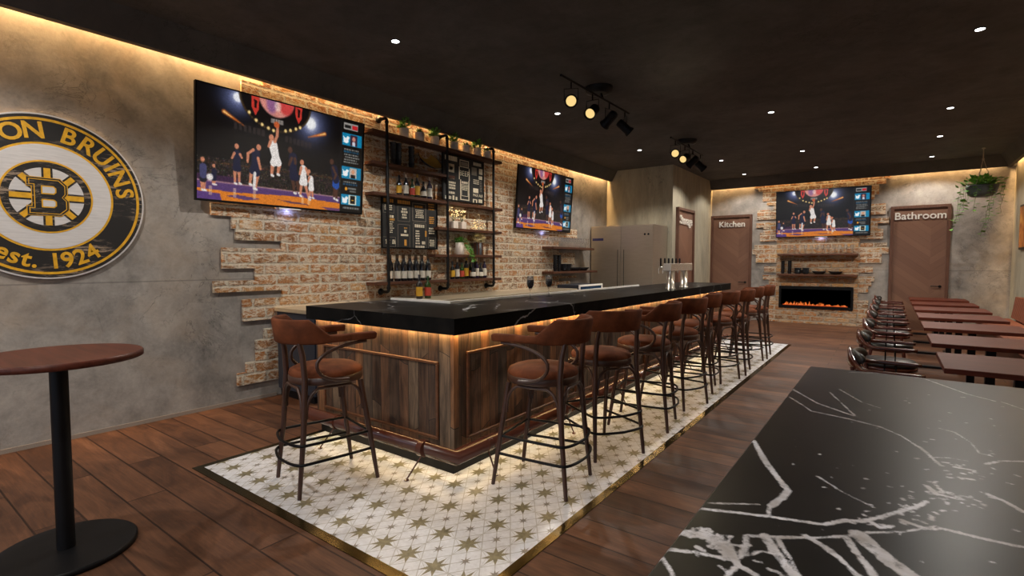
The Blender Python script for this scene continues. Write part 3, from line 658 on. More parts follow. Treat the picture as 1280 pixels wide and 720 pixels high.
def tv(loc,rz,label):
    t=thing('television',label,'television',loc,rz,'wall televisions showing a basketball game')
    t.rotation_euler=(TILT,0,rz)
    fr=MB(); e=.013
    fr.box(-TW/2,TW/2,.004,.035,0,TH,b=.004); fr.box(-TW/2,-TW/2+e,-.006,.004,0,TH).box(TW/2-e,TW/2,-.006,.004,0,TH).box(-TW/2+e,TW/2-e,-.006,.004,TH-e,TH).box(-TW/2+e,TW/2-e,-.006,.004,0,e+.008)
    fr.build('frame',M['blk2'],t)
    o=bpy.data.objects.new('screen',scr); COL.objects.link(o); o.parent=t; o.location=(0,.001,.02)
    MB().box(-.2,.2,.035,.06,.2,TH-.2).box(-.06,.06,.06,.13,TH-.5,TH-.3).build('wall_bracket',M['blk'],t)
    MB().box(-.13,.13,-.01,.01,-.012,-.001).build('light_bar',M['steelw'],t)
    l=bpy.data.lights.new('standby_light','POINT'); l.energy=PW['tvled']; l.color=(.35,.4,1); l.shadow_soft_size=.03
    lo=bpy.data.objects.new('standby_light',l); COL.objects.link(lo); lo.parent=t; lo.location=(0,.03,-.03)
    return t
tv((XL+.105,3.17,2.105),PI/2,'large wall television on the left, beside the round sign and the pipe shelves')
tv((XL+.105,8.44,2.115),PI/2,'wall television above the floating glass shelves near the refrigerator')
tv((-1.38,YB-.105,2.115),0,'wall television on the brick above the fireplace')
# ================================================================ BAR
BX,BY=-2.405,2.574           # outer corner of the timber body
PX,PY=-2.445,2.610           # plinth corner
CXR,CYF=-2.285,2.454; CXL=-4.0; CXI=-3.2; CYI=3.385; CYE=9.64; CZ0,CZ1=1.02,1.13
BL,BE=-4.045,9.5
bar=thing('bar_counter','long L-shaped bar clad in reclaimed barn planks with a brown foot rail','bar',(PX,PY,0))
off=Vector((-PX,-PY,0))
def bb(m,name,mat,par=None):
    o=m.build(name,mat,bar if par is None else par)
    if par is None: o.data.transform(Matrix.Identity(4)); o.location=off
    return o
bb(MB().box(BL,BX,BY,BY+.05,.175,CZ0),'front_cladding',M['plank_x'])
bb(MB().box(BX-.05,BX,BY+.05,BE,.175,CZ0),'side_cladding',M['plank_y'])
bb(MB().box(BX-.05,BX,BY+.05,BE,.175,CZ0) if False else MB().box(BL,BL+.04,BY+.05,3.25,.0,CZ0).box(BX-.6,BX-.05,BE-.05,BE,.0,CZ0).box(BL+.04,-3.1,3.2,3.25,0,CZ0).box(-3.1,-3.05,3.2,BE-.05,0,CZ0),'inner_panels',M['navy'])
bb(MB().box(BL,PX,PY,PY+.05,.004,.175).box(PX-.05,PX,PY+.05,BE,.004,.175),'plinth',M['blk'])
def frame_rect(a0,a1,z0,z1,t=.022,d=.018,axis='y',pos=0.0,sg=1):
    m=MB()
    def bx(u0,u1,w0,w1):
        if axis=='y': m.box(u0,u1,pos-d,pos,w0,w1,b=.004)
        else: m.box(pos,pos+d,u0,u1,w0,w1,b=.004)
    bx(a0,a1,z1-t,z1); bx(a0,a1,z0,z0+t); bx(a0,a0+t,z0+t,z1-t); bx(a1-t,a1,z0+t,z1-t); return m
bb(frame_rect(-3.93,-2.545,.24,.80,axis='y',pos=BY),'panel_moulding',M['trimwood'])
y=2.70
for k in range(4):
    y1=y+1.58; bb(frame_rect(y,y1,.24,.885 if False else .87,axis='x',pos=BX),'panel_moulding',M['trimwood']); y=y1+.12
# foot rail
rz_,ro=.198,.105
rail=MB().tube([(BL+.02,BY-ro,rz_),(BX+ro,BY-ro,rz_),(BX+ro,BE-.1,rz_)],.054,18)
ro_=bb(rail,'foot_rail',M['rail'])
for p,ax in [((-3.62,BY-ro),'x'),((-2.60,BY-ro),'x')]+[((BX+ro,yy),'y') for yy in (2.80,3.9,5.0,6.1,7.2,8.3,9.2)]:
    m=MB(); x,y=p
    if ax=='x': m.tube([(x-.025,y,rz_),(x+.025,y,rz_)],.058,18); m.tube([(x,y-.02,rz_-.05),(x-.03,y-.13,.012)],.006,6); m.lathe([(.018,.004),(.018,.012)],(x-.03,y-.13,0),10)
    else: m.tube([(x,y-.025,rz_),(x,y+.025,rz_)],.058,18); m.tube([(x+.02,y,rz_-.05),(x+.11,y-.03,.012)],.006,6); m.lathe([(.018,.004),(.018,.012)],(x+.11,y-.03,0),10)
    bb(m,'rail_bracket',M['rail'])
top=MB(); o=top.prism([(CXL,CYF),(CXR,CYF),(CXR,CYE),(CXI,CYE),(CXI,CYI),(CXL,CYI)],CZ0,CZ1).build('bar_worktop',M['marble'])
tag(o,'L-shaped black marble bar top with fine white veins','worktop')
MB().prism([(CXL+.02,CYI-.03),(CXI+.03,CYI-.03),(CXI+.03,7.65),(CXI,7.65),(CXI,CYI),(CXL+.02,CYI)],CZ1,CZ1+.02).build('drip_rail',M['steelw'],o)
# LED glow under the worktop and along the base
area('bar_led',((BL+BX)/2,BY-.022,CZ0-.008),BX-BL,.02,PW['led']*1.6,WARM2,parent=None)
area('bar_led',(BX+.022,(BY+BE)/2,CZ0-.008),.02,BE-BY,PW['led']*7,WARM2)
area('plinth_led',((BL+BX)/2,BY-.05,.135),BX-BL,.02,PW['base']*1.6,(1,.74,.42))
area('plinth_led',(BX+.05,(BY+BE)/2,.135),.02,BE-BY,PW['base']*7,(1,.74,.42))
# back bar
bk=thing('back_bar_cabinet','dark navy back bar cabinet standing along the brick wall','cabinet',(XL+.4,3.03,0))
o1=MB().box(-.365,.35,0,5.6,.09,.955,b=.003).build('cabinet_body',M['navy'],bk)
MB().box(-.365,.29,.03,5.57,0,.09).build('toe_kick',M['blk'],bk)
for k in range(7):
    d=MB().box(.352,.37,.02+k*.8,.02+k*.8+.77,.11,.94).build('cabinet_door',M['navy'],bk); MB().box(.371,.383,.35+k*.8,.5+k*.8,.86,.875).build('handle',M['blk'],d)
tag(MB().box(XL+.031,-4.82,3.0,8.63,.957,.998,b=.003).build('back_bar_worktop',M['cream']),'pale cream worktop on the back bar below the pipe shelves','worktop')
ck=thing('undercounter_cooler','low white-framed bar cooler with blue glass at the end of the back bar','cooler',(-5.0,9.15,0))
MB().box(-.3,.18,-.48,.5,0,1.06,b=.004).build('cooler_body',M['navy'],ck); MB().box(.18,.2,-.48,.5,1.03,1.065).box(.18,.2,-.48,-.44,.7,1.03).box(.18,.2,.46,.5,.7,1.03).box(.18,.2,-.44,.46,.7,.73).build('door_frame',M['steelw'],ck); MB().box(.181,.19,-.44,.46,.73,1.03).build('cooler_glass',M['cooler'],ck)
# ================================================================ BOTTLES, GLASSES
def bottle(label,loc,h=.3,r=.037,glass='glass_k',lab='lab_w',cap='foil_b',shape='b',group='spirit bottles on the pipe shelves',lh=(.12,.5)):
    t=thing('bottle',label,'bottle',loc,random.uniform(-.3,.3),group)
    if shape=='w': prof=[(r*.92,0),(r,.008),(r,h*.62),(r*.75,h*.70),(r*.38,h*.78),(r*.36,h)]
    elif shape=='s': prof=[(r*.92,0),(r*1.1,.01),(r*1.15,h*.3),(r*.9,h*.55),(r*.35,h*.75),(r*.33,h)]
    else: prof=[(r*.92,0),(r,.008),(r,h*.60),(r*.8,h*.66),(r*.36,h*.74),(r*.34,h)]
    MB().lathe(prof,n=14).build('glass_body',M[glass],t)
    MB().lathe([(r*.40,h*.86),(r*.40,h*1.01)],n=12).build('cap',M[cap],t)
    if shape=='s': MB().lathe([(r*1.16,h*.14),(r*1.19,h*.3),(r*1.06,h*.42)],n=14,cap=False).build('label',M[lab],t)
    else: MB().lathe([(r*1.02,h*lh[0]),(r*1.02,h*lh[1])],n=14,cap=False).build('label',M[lab],t)
    return t
SA,SB,SCc,SD,SE,SF=3.205,2.805,2.41,2.02,1.62,1.24
XS=XL+.11
kinds=[('black bottle with yellow label and dark cap',dict(lab='lab_y',cap='glass_k',h=.27)),('black bottle with pale cap and white label',dict(lab='lab_w',cap='foil_w',h=.3)),('green bottle with red label',dict(glass='glass_g',lab='lab_r',cap='glass_g',h=.25)),('black bottle with gold cap and yellow label',dict(lab='lab_y',cap='foil_y',h=.33)),('short squat black bottle with oval label',dict(lab='lab_w',shape='s',cap='glass_k',h=.24,r=.042)),('violet bottle with tall white label',dict(glass='glass_p',lab='lab_w',cap='foil_w',h=.32))]
for (n,k),y in zip(kinds,(4.76,4.885,5.0,5.095,5.215,5.335)): bottle(n+' on the middle pipe shelf under the tumblers',(XS,y,SCc+.004),**k)
# wine bottles: two ranks
wb=bottle('dark wine bottle with white label, nearest end of the front rank',(XS+.02,4.70,SF+.004),h=.36,r=.04,glass='glass_k',lab='lab_w',cap='foil_b',shape='w',group='wine bottles on the lowest pipe shelf',lh=(.1,.38))
ords=['second','third','fourth','fifth','sixth','seventh']
for i in range(1,6): dup(wb,(XS+.02,4.70+.115*i,SF+.004),random.uniform(-.2,.2),'dark wine bottle with white label, %s from the left in the front rank'%ords[i-1])
for i in range(6): dup(wb,(XS-.07,4.65+.115*i,SF+.004),random.uniform(-.2,.2),'dark wine bottle half hidden in the back rank, %s from the left'%(['first']+ords)[i])
RB=[(0,5.79,''),(1,5.90,''),(2,6.005,''),(3,6.11,''),(4,6.27,''),(5,6.365,'first '),(4,6.46,'right hand '),(5,6.56,'last ')]
for k,y,e in RB: bottle((e+kinds[k][0]+' on the lowest pipe shelf, right bay').strip(),(XS+.02,y,SF+.004),**kinds[k][1])
for y,k in ((6.2,0),(6.31,2),(6.42,3)): bottle(kinds[k][0]+' standing behind the others on the lowest shelf',(XS-.07,y,SF+.004),**kinds[k][1])
bottle('black bottle with yellow label standing on the back bar worktop',(-5.2,4.89,.999),h=.33,r=.045,lab='lab_y',cap='glass_k',group='bottles on the back bar worktop')
bottle('green bottle with red label standing on the back bar worktop',(-5.2,5.05,.999),h=.31,r=.045,glass='glass_g',lab='lab_r',cap='glass_g',group='bottles on the back bar worktop')
# ================================================================ PIPE SHELF UNIT
us=thing('pipe_shelf_unit','tall black iron pipe shelf unit with six walnut boards on the brick wall','shelving',(XL,5.6,0))
FR=.2
for y in (4.485,5.617,6.72):
    y-=5.6
    p=MB(); zt,zb=3.385,1.105; rc=.045
    def arc(cx,cz,a0,a1): return [(cx+rc*math.cos(R(a)),y,cz+rc*math.sin(R(a))) for a in np.linspace(a0,a1,6)]
    pts=[(T,y,zt)]+[(FR-rc+rc*math.sin(R(a)),y,zt-rc+rc*math.cos(R(a))) for a in np.linspace(0,90,6)]+[(FR-rc+rc*math.cos(R(a)),y,zb+rc-rc*math.sin(R(a))) for a in np.linspace(0,90,6)]+[(T,y,zb)]
    pp=p.tube(pts,.021,10).build('pipe',M['pipe'],us)
    fl=MB()
    for z in (zt,zb):
        MB().lathe([(.045,0),(.045,.012),(.028,.013),(.028,.05)],M=Matrix.Translation((T,y,z))@Matrix.Rotation(PI/2,4,'Y'),n=14).build('flange',M['pipe'],pp); MB().lathe([(.028,0),(.028,.03)],(FR,y,z-.07 if z==zt else z+.04),12).build('coupling',M['pipe'],pp)
for z,a,b_ in ((SA,4.25,6.95),(SB,4.25,5.78),(SCc,4.25,6.96),(SD,5.42,6.94),(SE,5.35,6.94),(SF,4.25,6.93)):
    MB().box(T,FR+.005,a-5.6,b_-5.6,z-.042,z,b=.004).build('shelf',M['shelf'],us)
# chalkboards
def mark(m,x0,x1,z0,z1): m.box(x0,x1,.0,.0015,z0,z1)
def board(loc,w,h,label,marks,texts):
    t=thing('chalkboard_menu',label,'chalkboard',loc,PI/2,'black chalkboard menus')
    MB().box(-w/2+.015,w/2-.015,-.012,.0,.015,h-.015).build('board_panel',M['board'],t)
    f=MB().box(-w/2,w/2,-.02,.0,0,.018).box(-w/2,w/2,-.02,0,h-.018,h).box(-w/2,-w/2+.018,-.02,0,.018,h-.018).box(w/2-.018,w/2,-.02,0,.018,h-.018); f.build('frame',M['blk'],t)
    for nm,mt,bx in marks:
        m=MB()
        for (a,b_,c,d) in bx: m.box(a*w-w/2,b_*w-w/2,-.0135,-.012,h-d*h,h-c*h)
        m.build(nm,mt,t)
    for s,sz,u,v,mt in texts: text_obj('lettering',s,sz,mt,t,basis((u*w-w/2,-.0135,h-v*h),(1,0,0),(0,0,1)),.001)
    return t
chalk=plain('chalk',hx('d2c7ae'),.8,0,.2,40); chalk2=plain('dim_chalk',hx('7d7568'),.8,0,.2,40); amber=plain('amber_chalk',hx('d0943a'),.8,0,.2,30)
def outline(u0,u1,v0,v1,t=.006): return [(u0,u1,v0,v0+t),(u0,u1,v1-t,v1),(u0,u0+t*.7,v0,v1),(u1-t*.7,u1,v0,v1)]
def rows(u0,u1,v0,v1,n,fill=.55,jit=.25):
    o=[]
    for k in range(n):
        v=v0+(v1-v0)*k/n; c=(u0+u1)/2; hw=(u1-u0)/2*(1-jit*random.random()); u=c-hw
        while u<c+hw:
            w_=random.uniform(.012,.035); o.append((u,min(u+w_,c+hw),v,v+(v1-v0)/n*fill)); u+=w_+.008
    return o
wb1,hb1=1.04,.70
amb=rows(.04,.2,.05,.12,1,1,.0)+rows(.27,.49,.05,.12,1,1,0)+rows(.57,.72,.12,.16,1,1,0)+rows(.82,.95,.05,.2,3)+rows(.1,.22,.42,.46,1,1)+rows(.37,.44,.58,.6,1,1)+rows(.84,.94,.32,.48,4)+[(.38,.42,.82,.94),(.76,.79,.62,.74)]
wht=rows(.05,.18,.17,.28,3)+rows(.33,.44,.2,.42,4,.7,.4)+rows(.58,.74,.2,.38,5)+rows(.08,.22,.36,.41,1,1)+rows(.08,.22,.48,.72,6,.5,.6)+rows(.06,.14,.83,.92,3,.8)+rows(.17,.23,.83,.92,3,.8)+[(.32,.45,.71,.75),(.38,.42,.63,.68)]+rows(.57,.75,.5,.56,1,1,0)+rows(.58,.66,.62,.92,6,.6,.2)+[(.7,.76,.84,.9)]+rows(.58,.75,.93,.985,1,1,0)+rows(.83,.95,.55,.7,3)+rows(.84,.95,.8,.95,4)
dim=outline(.03,.21,.15,.32)+outline(.02,.23,.78,.97)+outline(.27,.48,.52,.98)+outline(.53,.78,.07,.44,.012)+outline(.54,.78,.47,.99)+outline(.82,.97,.75,.985)+outline(.27,.48,.16,.46)
board((XL+.085,4.98,1.69),wb1,hb1,'wide chalkboard menu with amber headings behind the left pipe post',[('chalk_amber',amber,amb),('chalk_white',chalk,wht),('chalk_lines',chalk2,dim)],[])
wb2,hb2=.97,.70
gl=[]
wht=[(.40,.43,.07,.2),(.60,.63,.09,.22)]
wht=outline(.40,.62,.06,.22,.018)+[(.38,.40,.22,.5),(.62,.64,.22,.5),(.41,.43,.5,.93),(.61,.63,.5,.93),(.41,.63,.93,.95)]+outline(.44,.6,.60,.86,.01)+rows(.45,.59,.53,.58,1,1,0)+rows(.45,.59,.63,.74,3,.6)
wht+=rows(.06,.34,.03,.13,1,1,0)+[(.13,.27,.20,.38)]+rows(.14,.28,.47,.54,2)+rows(.14,.3,.58,.76,3,.7)+[(.1,.115,.58,.75)]+rows(.1,.28,.8,.86,1,.8)+rows(.06,.2,.90,.97,1,1)+[(.23,.27,.88,.98),(.30,.34,.9,.97)]+rows(.72,.95,.05,.12,1,1)+[(.88,.97,.17,.3),(.87,.96,.34,.42)]+rows(.73,.88,.44,.56,3,.5)+[(.73,.86,.64,.74)]+[(.72,.75,.9,.99),(.8,.83,.9,.99),(.72,.83,.89,.91)]+rows(.86,.97,.88,.96,1,1)
grey=[(.69,.82,.17,.35)]+rows(.9,.95,.46,.72,7,.4,0)+[(.43,.6,.10,.19)]
board((XL+.085,6.10,2.445),wb2,hb2,'chalkboard poster with a big beer bottle outline lettered BEER',[('chalk_white',chalk,wht),('chalk_grey',chalk2,grey),('badge_text',M['board'],[(.16,.24,.25,.33)])],[('BEER',.115,.515,.36,chalk),('PALE ALE',.06,.85,.80,chalk)])
# planters
def foliage(m,c,r,n,h,lf=.03,rng=random):
    for i in range(n):
        a=rng.uniform(0,2*PI); e=rng.uniform(0,1)**.6; rr=r*e*rng.uniform(.3,1); z=h*rng.uniform(.1,1)*(1-.4*rr/r)
        p=Vector((c[0]+rr*math.cos(a),c[1]+rr*math.sin(a),c[2]+z)); d=Vector((math.cos(a)*.7+rng.uniform(-.5,.5),math.sin(a)*.7+rng.uniform(-.5,.5),rng.uniform(-.3,.9))).normalized()
        leaf(m,p,d,lf*rng.uniform(.7,1.2),rng)
def leaf(m,p,d,s,rng=random,wid=.35):
    sd=d.cross(Vector((rng.uniform(-.3,.3),rng.uniform(-.3,.3),1))); sd=sd.normalized() if sd.length>1e-3 else Vector((1,0,0)); n_=sd.cross(d)
    v=[p,p+d*s*.4+sd*s*wid-n_*s*.03,p+d*s*.4-sd*s*wid-n_*s*.03,p+d*s*.42+n_*s*.05,p+d*s]
    m.add(v,[(0,1,3),(0,3,2),(1,4,3),(3,4,2)])
for i,(y,kind) in enumerate(zip((4.86,5.15,5.45,5.865,6.14,6.41,6.66),(1,0,1,1,0,1,0))):
    place=['first at the left end','second from the left','third from the left','fourth, right of middle post','fifth along','sixth along','last at the right end'][i]
    t=thing('potted_plant',('leafy green plant' if kind else 'low spiky succulent')+' in a white pot on the top shelf, '+place,'potted plant',(XS,y,SA+.001),random.uniform(0,6),'white pots along the top shelf')
    MB().lathe([(.052,0),(.062,.01),(.066,.13),(.058,.13),(.056,.115)],n=18).build('pot',M['ceramic'],t)
    MB().lathe([(.055,.112),(.055,.118)],n=14).build('soil',M['soil'],t)
    m=MB(); random.seed(20+i)
    if kind: foliage(m,(0,0,.12),.085,170,.17,.048)
    else:
        for q in range(34):
            a=random.uniform(0,2*PI); d=Vector((math.cos(a),math.sin(a),random.uniform(.4,1.6))).normalized(); leaf(m,Vector((0,0,.115)),d,random.uniform(.05,.11),random,.12)
    m.build('foliage',M['leaf'] if kind else M['leaf2'],t)
random.seed(11)
# tumblers stacked on shelf B
def cup(m_loc,label,grp,first=[None]):
    if first[0] is None:
        t=thing('stacked_cup',label,'cup',m_loc,0,grp); MB().lathe([(.032,0),(.042,.07),(.046,.072),(.046,.08),(.040,.08),(.03,.012)],n=16).build('cup_body',M['cup'],t); first[0]=t; return t
    t=dup(first[0],m_loc,0,label); t['group']=grp; return t
lv=['bottom','second','third','fourth','fifth']
for s,y in (('left',4.66),('second left',4.755),('right',4.99)):
    for k in range(5): cup((XS,y,SB+.002+k*.0565),'black stackable cup, %s one in the %s stack on the tumbler shelf'%(lv[k] if k<4 else 'top',s),'black cups stacked on the upper left shelf')
t=thing('serving_bowl','wide dark bowl with gilt inside tilted on the upper left shelf','bowl',(XS,5.33,SB+.075)); t.rotation_euler=(0,R(46),0)
MB().lathe([(.06,-.045),(.14,-.01),(.19,.03),(.195,.03),(.14,-.016),(.06,-.052)],n=28).build('bowl_shell',M['cup'],t); MB().lathe([(.0,-.038),(.06,-.04),(.137,-.004),(.186,.03)],n=28,cap=False).build('gilt_lining',M['gilt'],t)
t.location.z=SB+.16
# fairy-light pots (shelf D)
for i,y in enumerate((5.84,6.03)):
    t=thing('fairy_light_pot','white cube pot with a ball of fairy lights, %s on the right bay shelf'%('left one' if i==0 else 'right one'),'decor light',(XS,y,SD+.001),0,'fairy light pots')
    MB().box(-.055,.055,-.055,.055,0,.11,b=.006).build('pot',M['ceramic'],t)
    wv=MB(); bl=MB(); random.seed(50+i)
    for k in range(26):
        d=Vector((random.gauss(0,1),random.gauss(0,1),random.gauss(0,1))).normalized()*.09*random.uniform(.6,1); p=Vector((0,0,.235))+d; wv.tube([(0,0,.1),(d.x*.5,d.y*.5,.17),tuple(p)],.0012,3,cap=False); bl.lathe([(.0,-.005),(.005,0),(.0,.005)],tuple(p),5,cap=False)
    wv.build('wire',M['stem'],t); bl.build('bulbs',M['fairy'],t)
t=thing('light_branches','bare twig branches with tiny warm lights on the right bay shelf','decor light',(XS,6.43,SD+.001))
wv=MB(); bl=MB(); random.seed(61)
for k in range(22):
    a=random.uniform(-1,1); p=Vector((random.uniform(-.05,.05),a*.17,random.uniform(.04,.28)*(1.1-abs(a)*.7))); wv.tube([(0,0,0),(p.x*.3,p.y*.5,p.z*.6),tuple(p)],.0015,3,cap=False); bl.lathe([(0,-.004),(.004,0),(0,.004)],tuple(p),5,cap=False)
    for q in (.4,.7): bl.lathe([(0,-.003),(.003,0),(0,.003)],tuple(p*q),5,cap=False)
wv.build('branches',M['rope'],t); bl.build('bulbs',M['fairy'],t)
MB().lathe([(.04,0),(.04,.01)],n=14).build('foot',M['rope'],t)
# ivy pot and dried flowers (shelf E)
t=thing('potted_ivy','trailing green ivy in a white pot hanging over the shelf edge','potted plant',(XS,5.98,SE+.001))
MB().lathe([(.055,0),(.065,.01),(.068,.19),(.06,.19),(.058,.17)],n=18).build('pot',M['ceramic'],t)
m=MB(); random.seed(71); foliage(m,(0,0,.17),.12,130,.1,.045)
for k in range(5):
    p=Vector((.06,.02+.03*k,.18)); 
    for q in range(16): p=p+Vector((.009 if q<6 else .002,.012*random.uniform(0,1),-.017)); leaf(m,p,Vector((random.uniform(0,1),random.uniform(-1,1),random.uniform(-1,.2))).normalized(),.045)
m.build('ivy_leaves',M['leaf'],t)
t=thing('dried_flower_vase','cream dried flower bouquet in a slatted wooden vase on the right bay shelf','vase',(XS,6.43,SE+.001))
MB().lathe([(.05,0),(.055,.01),(.055,.2),(.045,.2),(.045,.02)],n=16).build('vase',M['slate'],t)
m=MB(); 
for k in range(8):
    if k in (0,): continue
    a=2*PI*k/8; m.box(-.012,.012,-.008,.008,0,.2,M=Matrix.Translation((.067*math.cos(a),.067*math.sin(a),0))@Matrix.Rotation(a+PI/2,4,'Z'))
m.build('wood_slats',M['shelf'],t)
m=MB(); st=MB(); random.seed(81)
for k in range(420):
    d=Vector((random.gauss(0,1),random.gauss(0,1),random.gauss(0,.6))); d.normalize(); p=Vector((0,0,.28))+Vector((d.x*.085,d.y*.15,d.z*.075))*random.uniform(.5,1); leaf(m,p,d,.03,random,.5)
for k in range(12): a=random.uniform(0,6.28); st.tube([(0,0,.15),(.06*math.cos(a),.1*math.sin(a),.27)],.002,4)
m.build('dried_blooms',M['pampas'],t); st.build('stems',M['stem'],t)
# ================================================================ FLOATING SHELVES, GLASSES, BOWLS
tag(MB().box(XL+T,XL+.30,8.455,10.14,1.762,1.807,b=.004).build('floating_shelf',M['shelf']),'upper floating walnut shelf with stemmed glasses beside the refrigerator','shelf','floating shelves near the refrigerator')
tag(MB().box(XL+T,XL+.30,8.455,10.30,1.275,1.32,b=.004).build('floating_shelf',M['shelf']),'lower floating walnut shelf with dark bowls beside the refrigerator','shelf','floating shelves near the refrigerator')
tag(MB().box(-2.285,-.615,YB-.255,YB-.055,1.665,1.71,b=.004).build('floating_shelf',M['shelf_x']),'upper walnut shelf with stemmed glasses above the fireplace','shelf','shelves above the fireplace')
tag(MB().box(-2.285,-.615,YB-.255,YB-.055,1.17,1.215,b=.004).build('floating_shelf',M['shelf_x']),'lower walnut shelf with dark bowls above the fireplace','shelf','shelves above the fireplace')
def wineglass(loc,label,grp,s=1.0,drink=False):
    t=thing('stemmed_glass',label,'glass',loc,0,grp)
    MB().lathe([(.032*s,0),(.030*s,.003*s),(.004*s,.008*s),(.0035*s,.075*s),(.012*s,.085*s),(.030*s,.12*s),(.033*s,.15*s),(.028*s,.2*s),(.0265*s,.2*s),(.031*s,.15*s),(.028*s,.12*s),(.0,.09*s)],n=16,cap=False).build('glass_bowl',M['glass'],t)
    if drink: MB().lathe([(.001,.092*s),(.012*s,.094*s),(.028*s,.122*s),(.030*s,.15*s),(.0285*s,.168*s)],n=16).build('drink',M['wine'],t)
    return t
w1=wineglass((-2.91,4.244,CZ1+.001),'stemmed glass of dark drink on the bar, nearer one','glasses of dark drink on the bar',1.15,True)
dup(w1,(-2.95,4.655,CZ1+.001),0,'stemmed glass of dark drink on the bar, farther one')
g0=wineglass((XL+.2,8.6,1.808),'clear stemmed glass on the upper shelf by the refrigerator','clear stemmed glasses on the upper floating shelf')
n_=1
for r_,xx in enumerate((XL+.2,XL+.1)):
    for k in range(13):
        if r_==0 and k==0: continue
        dup(g0,(xx,8.6+k*.118,1.808),0,'clear stemmed glass on the upper shelf by the refrigerator')
g1=dup(g0,(-2.15,YB-.2,1.711),0,'clear stemmed glass on the shelf above the fireplace'); g1['group']='clear stemmed glasses above the fireplace'
for r_,yy in enumerate((YB-.2,YB-.11)):
    for k in range(13):
        if r_==0 and k==0: continue
        dup(g1,(-2.15+k*.117,yy,1.711),0)
def bowl(loc,r,h,label,grp,first={}):
    t=thing('dark_bowl',label,'bowl',loc,0,grp)
    MB().lathe([(r*.55,0),(r*.62,.004),(r*.96,h*.8),(r,h),(r*.94,h),(r*.55,.012)],n=20).build('bowl_shell',M['cup'],t); return t
def wares(base,ax,z,grp,where):
    P=lambda u,w=0: (base[0]+w,base[1]+u,z) if ax=='y' else (base[0]+u,base[1]-w,z)
    for s,u in (('left',.10),('right',.25)):
        for k in range(6):
            p=P(u); c=cup((p[0],p[1],z+.001+k*.049),'black stackable cup, %s in the %s stack %s'%(['lowest','second','third','fourth','fifth','top'][k],s,where),grp); 
    for s,u in (('left',.43),('right',.60)):
        for k in range(4):
            p=P(u); b_=bowl((p[0],p[1],z+.001+k*.034),.082,.045,'small dark bowl, %s in the %s bowl stack %s'%(['bottom','second','third','top'][k],s,where),grp)
    for s,u in (('left',.88),('right',1.22)):
        p=P(u); bowl((p[0],p[1],z+.001),.15,.07,'wide shallow dark bowl on the %s %s'%(s,where),grp)
wares((XL+.17,8.62),'y',1.321,'dark wares on the lower floating shelf','by the refrigerator')
wares((-2.27,YB-.155),'x',1.216,'dark wares above the fireplace','above the fireplace')
# ================================================================ FRIDGE
fr=thing('refrigerator','tall wide brushed steel two-door commercial refrigerator','refrigerator',(-4.79,10.52,0))
MB().box(-.735,.735,.0,.82,.08,2.31,b=.006).build('fridge_body',M['steel'],fr)
for a,b_ in ((-.73,-.003),(.003,.73)):
    d=MB().box(a,b_,-.025,-.001,.12,2.29,b=.004).build('fridge_door',M['steel'],fr)
    hxx=b_-.07 if a<0 else a+.07
    MB().box(hxx-.006,hxx+.006,-.028,-.0255,.5,1.78).build('handle_groove',M['dark_gap'],d)
for x in (-.68,.68):
    MB().box(x-.03,x+.03,.03,.09,0,.08).build('foot',M['blk'],fr); MB().box(x-.03,x+.03,.7,.76,0,.08).build('foot',M['blk'],fr)
MB().box(-.69,-.42,-.029,-.0255,1.985,2.04).build('badge',M['bin'],fr)
for q in (.55,.63): MB().lathe([(.022,0),(.022,.006)],M=Matrix.Translation((q,-.025,2.1))@Matrix.Rotation(PI/2,4,'X'),n=12).build('lock',M['blk'],fr)
# ================================================================ BEER TOWER
bt=thing('beer_tap_tower','polished steel T-shaped beer tower with a row of black tap handles','beer tower',(-2.49,7.4,CZ1+.001))
MB().box(-.06,.06,-.42,.5,.245,.355,b=.008).build('tap_box',M['steelb'],bt)
for y in (-.28,.3): MB().lathe([(.07,0),(.07,.01),(.052,.014),(.052,.247)],(0,y,0),20).build('column',M['steelb'],bt)
for k in range(6):
    y=-.36+k*.16
    f=MB().tube([(-.06,y,.3),(-.13,y,.3),(-.14,y,.27),(-.14,y,.21)],.011,8).build('tap',M['steelb'],bt)
    MB().lathe([(.006,0),(.012,.02),(.013,.11),(.006,.12)],(-.115,y,.31),10).build('tap_handle',M['blk'],f)
# ================================================================ FIREPLACE
fp=thing('electric_fireplace','wide black-framed electric fireplace with low orange flames','fireplace',((FX0+FX1)/2,YB-.06,FZ0))
w=(FX1-FX0)/2; h=FZ1-FZ0
MB().box(-w,w,-.012,.0,0,.07).box(-w,w,-.012,0,h-.07,h).box(-w,-w+.05,-.012,0,.07,h-.07).box(w-.05,w,-.012,0,.07,h-.07).build('frame',M['blk'],fp)
MB().box(-w+.04,w-.04,.03,.05,.02,h-.02).build('firebox_back',M['dark_gap'],fp)
fm=MB(); random.seed(5)
for k in range(70):
    x=random.uniform(-w+.13,w-.13); e=1-abs(x+.2)/(w*1.25); hh=random.uniform(.01,.03)+.09*random.random()**2*max(e,.2); ww=random.uniform(.008,.018); y=random.uniform(.005,.022); ph=random.uniform(-.01,.01)
    fm.tube([(x,y,.085),(x+ph,y,.085+hh*.4),(x-ph,y,.085+hh*.75),(x+ph*.5,y,.085+hh)],[ww,ww*.8,ww*.4,.001],6)
fm.build('flames',M['flame'],fp)
MB().box(-w+.09,w-.11,.003,.028,.072,.09).build('ember_bed',M['ember'],fp)
m=MB(); random.seed(6)
for (a,b_) in ((-.62,-.38),(-.3,-.18),(.15,.34),(.42,.62)): m.box(a,b_,-.0135,-.012,h-.045,h-.032)
m.build('vent_slots',M['blk2'],fp)
